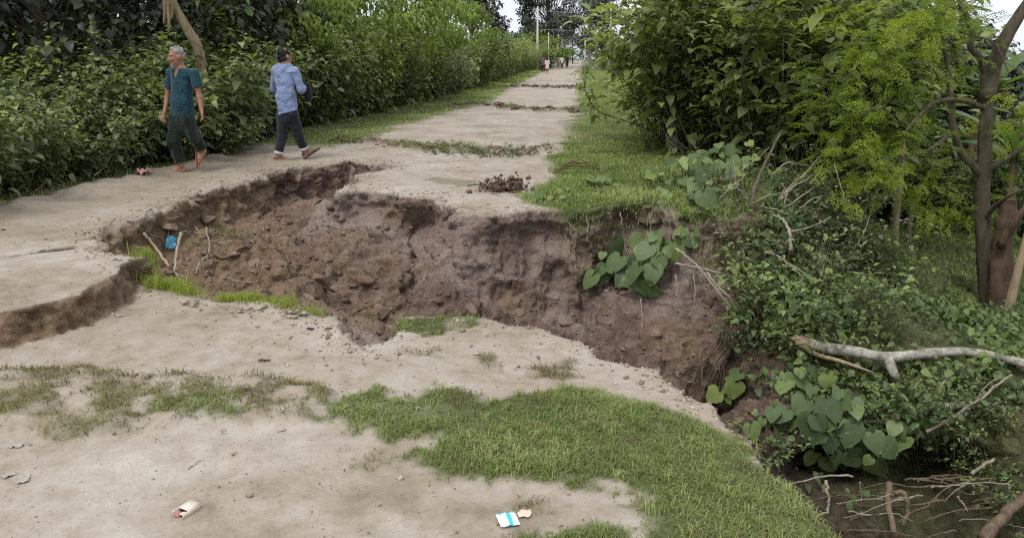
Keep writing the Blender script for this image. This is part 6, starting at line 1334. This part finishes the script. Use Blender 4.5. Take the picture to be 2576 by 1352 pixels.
far_tree(503, 'low spreading part of the grey green tree group by the pole', 1515, 112, 10.5, 2.4, 5.5, 1600, .36, M_GREYG, trunk=.2, clumps=34)
for k, (px, Y, H, r, lb) in enumerate([(1345, 105, 5, 3.0, 'light green bushy tree at the far road end behind the first walkers'), (1385, 118, 4.4, 3.0, 'light green bush right of the thin post at the road end'), (1300, 125, 6, 3.2, 'round green tree far left of the road end'), (1330,150,8,3.5,'hazy round tree by the pale house'), (1500,150,5.5,3.5,'round bush beyond the right verge'), (1545,130,6,3.4,'round tree at the right behind the far pole'), (1580,125,6.5,3.6,'green tree behind the right thicket far off'), (1440,175,7,4,'hazy tree closing the end of the road'), (1410,190,8,4.5,'hazy tree furthest down the road')]):
    far_tree(510+k, lb, px, Y, H, r, .4, 1500, .34, M_FAR if k not in (0,1) else M_LIME, 'far_bush', .16, 34)
M_CONC = simple('weathered concrete', (.50, .49, .45), .85, .15, 6)
def pole(label, px, Y, H, r=.13, arm=False):
    p = AT(px, 170, Y); e = thing('utility_pole', label, 'pole', (p.x, Y, gz(p.x, Y))); mb = MB(); tube(mb, [[0,0,-.3],[0,0,H*.5],[0,0,H]], [r, r*.85, r*.65], 8); link('post', mb.mesh('post', [M_CONC]), e)
    if arm:
        mb = MB(); tube(mb, [[-.5,0,H-.3],[.5,0,H-.3]], .04, 6); link('cross_arm', mb.mesh('cross_arm', [M_CONC]), e)
        for s in (-.4, .4): mb = MB(); tube(mb, [[s,0,H-.27],[s,0,H-.1]], [.05,.03], 6); link('insulator', mb.mesh('insulator', [M_WHITE]), e)
    return Vector((p.x, Y, H))
pa = pole('tall concrete pole at the left of the far road', 1351, 92, 6.9, .15, True); pb = pole('tall concrete pole at the right of the far road', 1532, 92, 7.4, .15, True)
pole('short post in the bushes right of the left pole', 1379, 98, 4.4, .07); pole('pale short post on the right verge near the grey trunk', 1470, 95, 3.4, .09); pole('thin far post behind the second walkers', 1402, 120, 4.0, .07); pole('thin pole beside the standing far figure', 1421, 128, 4.6, .07)
M_WIRE = simple('wire', (.30, .30, .30), .6, .05, 3)
for k, (dz, sag, lb) in enumerate([(-.35, .5, 'upper wire strung between the two far poles'), (-2.4, .35, 'lower wire strung between the two far poles')]):
    a = pa+Vector((0,0,dz)); b = pb+Vector((0,0,dz)); mb = MB(); tube(mb, spline([np.array(a), np.array((a+b)/2)-[0,0,sag], np.array(b)], 14), .022, 4); tag(link('wire', mb.mesh('wire', [M_WIRE])), lb, 'wire')
p = AT(1347, 120, 135); e = thing('house', 'small pale house with tin roof behind the left far pole', 'house', (p.x, 135, 0)); M_WALL = simple('pale wall', (.62,.60,.56), .9, .1, 2); M_TIN = simple('tin roof', (.58,.60,.62), .5, .12, 4, spec=.5)
slab('wall', (0,0,1.5), (6,4,3.2), M_WALL, None, e)
V = np.array([(-3.4,-2.4,3.0),(3.4,-2.4,3.0),(3.4,2.4,3.0),(-3.4,2.4,3.0),(-3.4,0,4.5),(3.4,0,4.5)]); link('roof', mesh_np('roof', V, [np.array([(0,1,5,4),(2,3,4,5),(3,2,1,0)]), np.array([(0,4,3),(1,2,5)])], [M_TIN]), e)
slab('window', (-1.4,-2.02,1.7), (1,.06,1), M_INK, None, e); slab('door', (1.2,-2.02,1.1), (1,.06,2.1), M_INK, None, e)
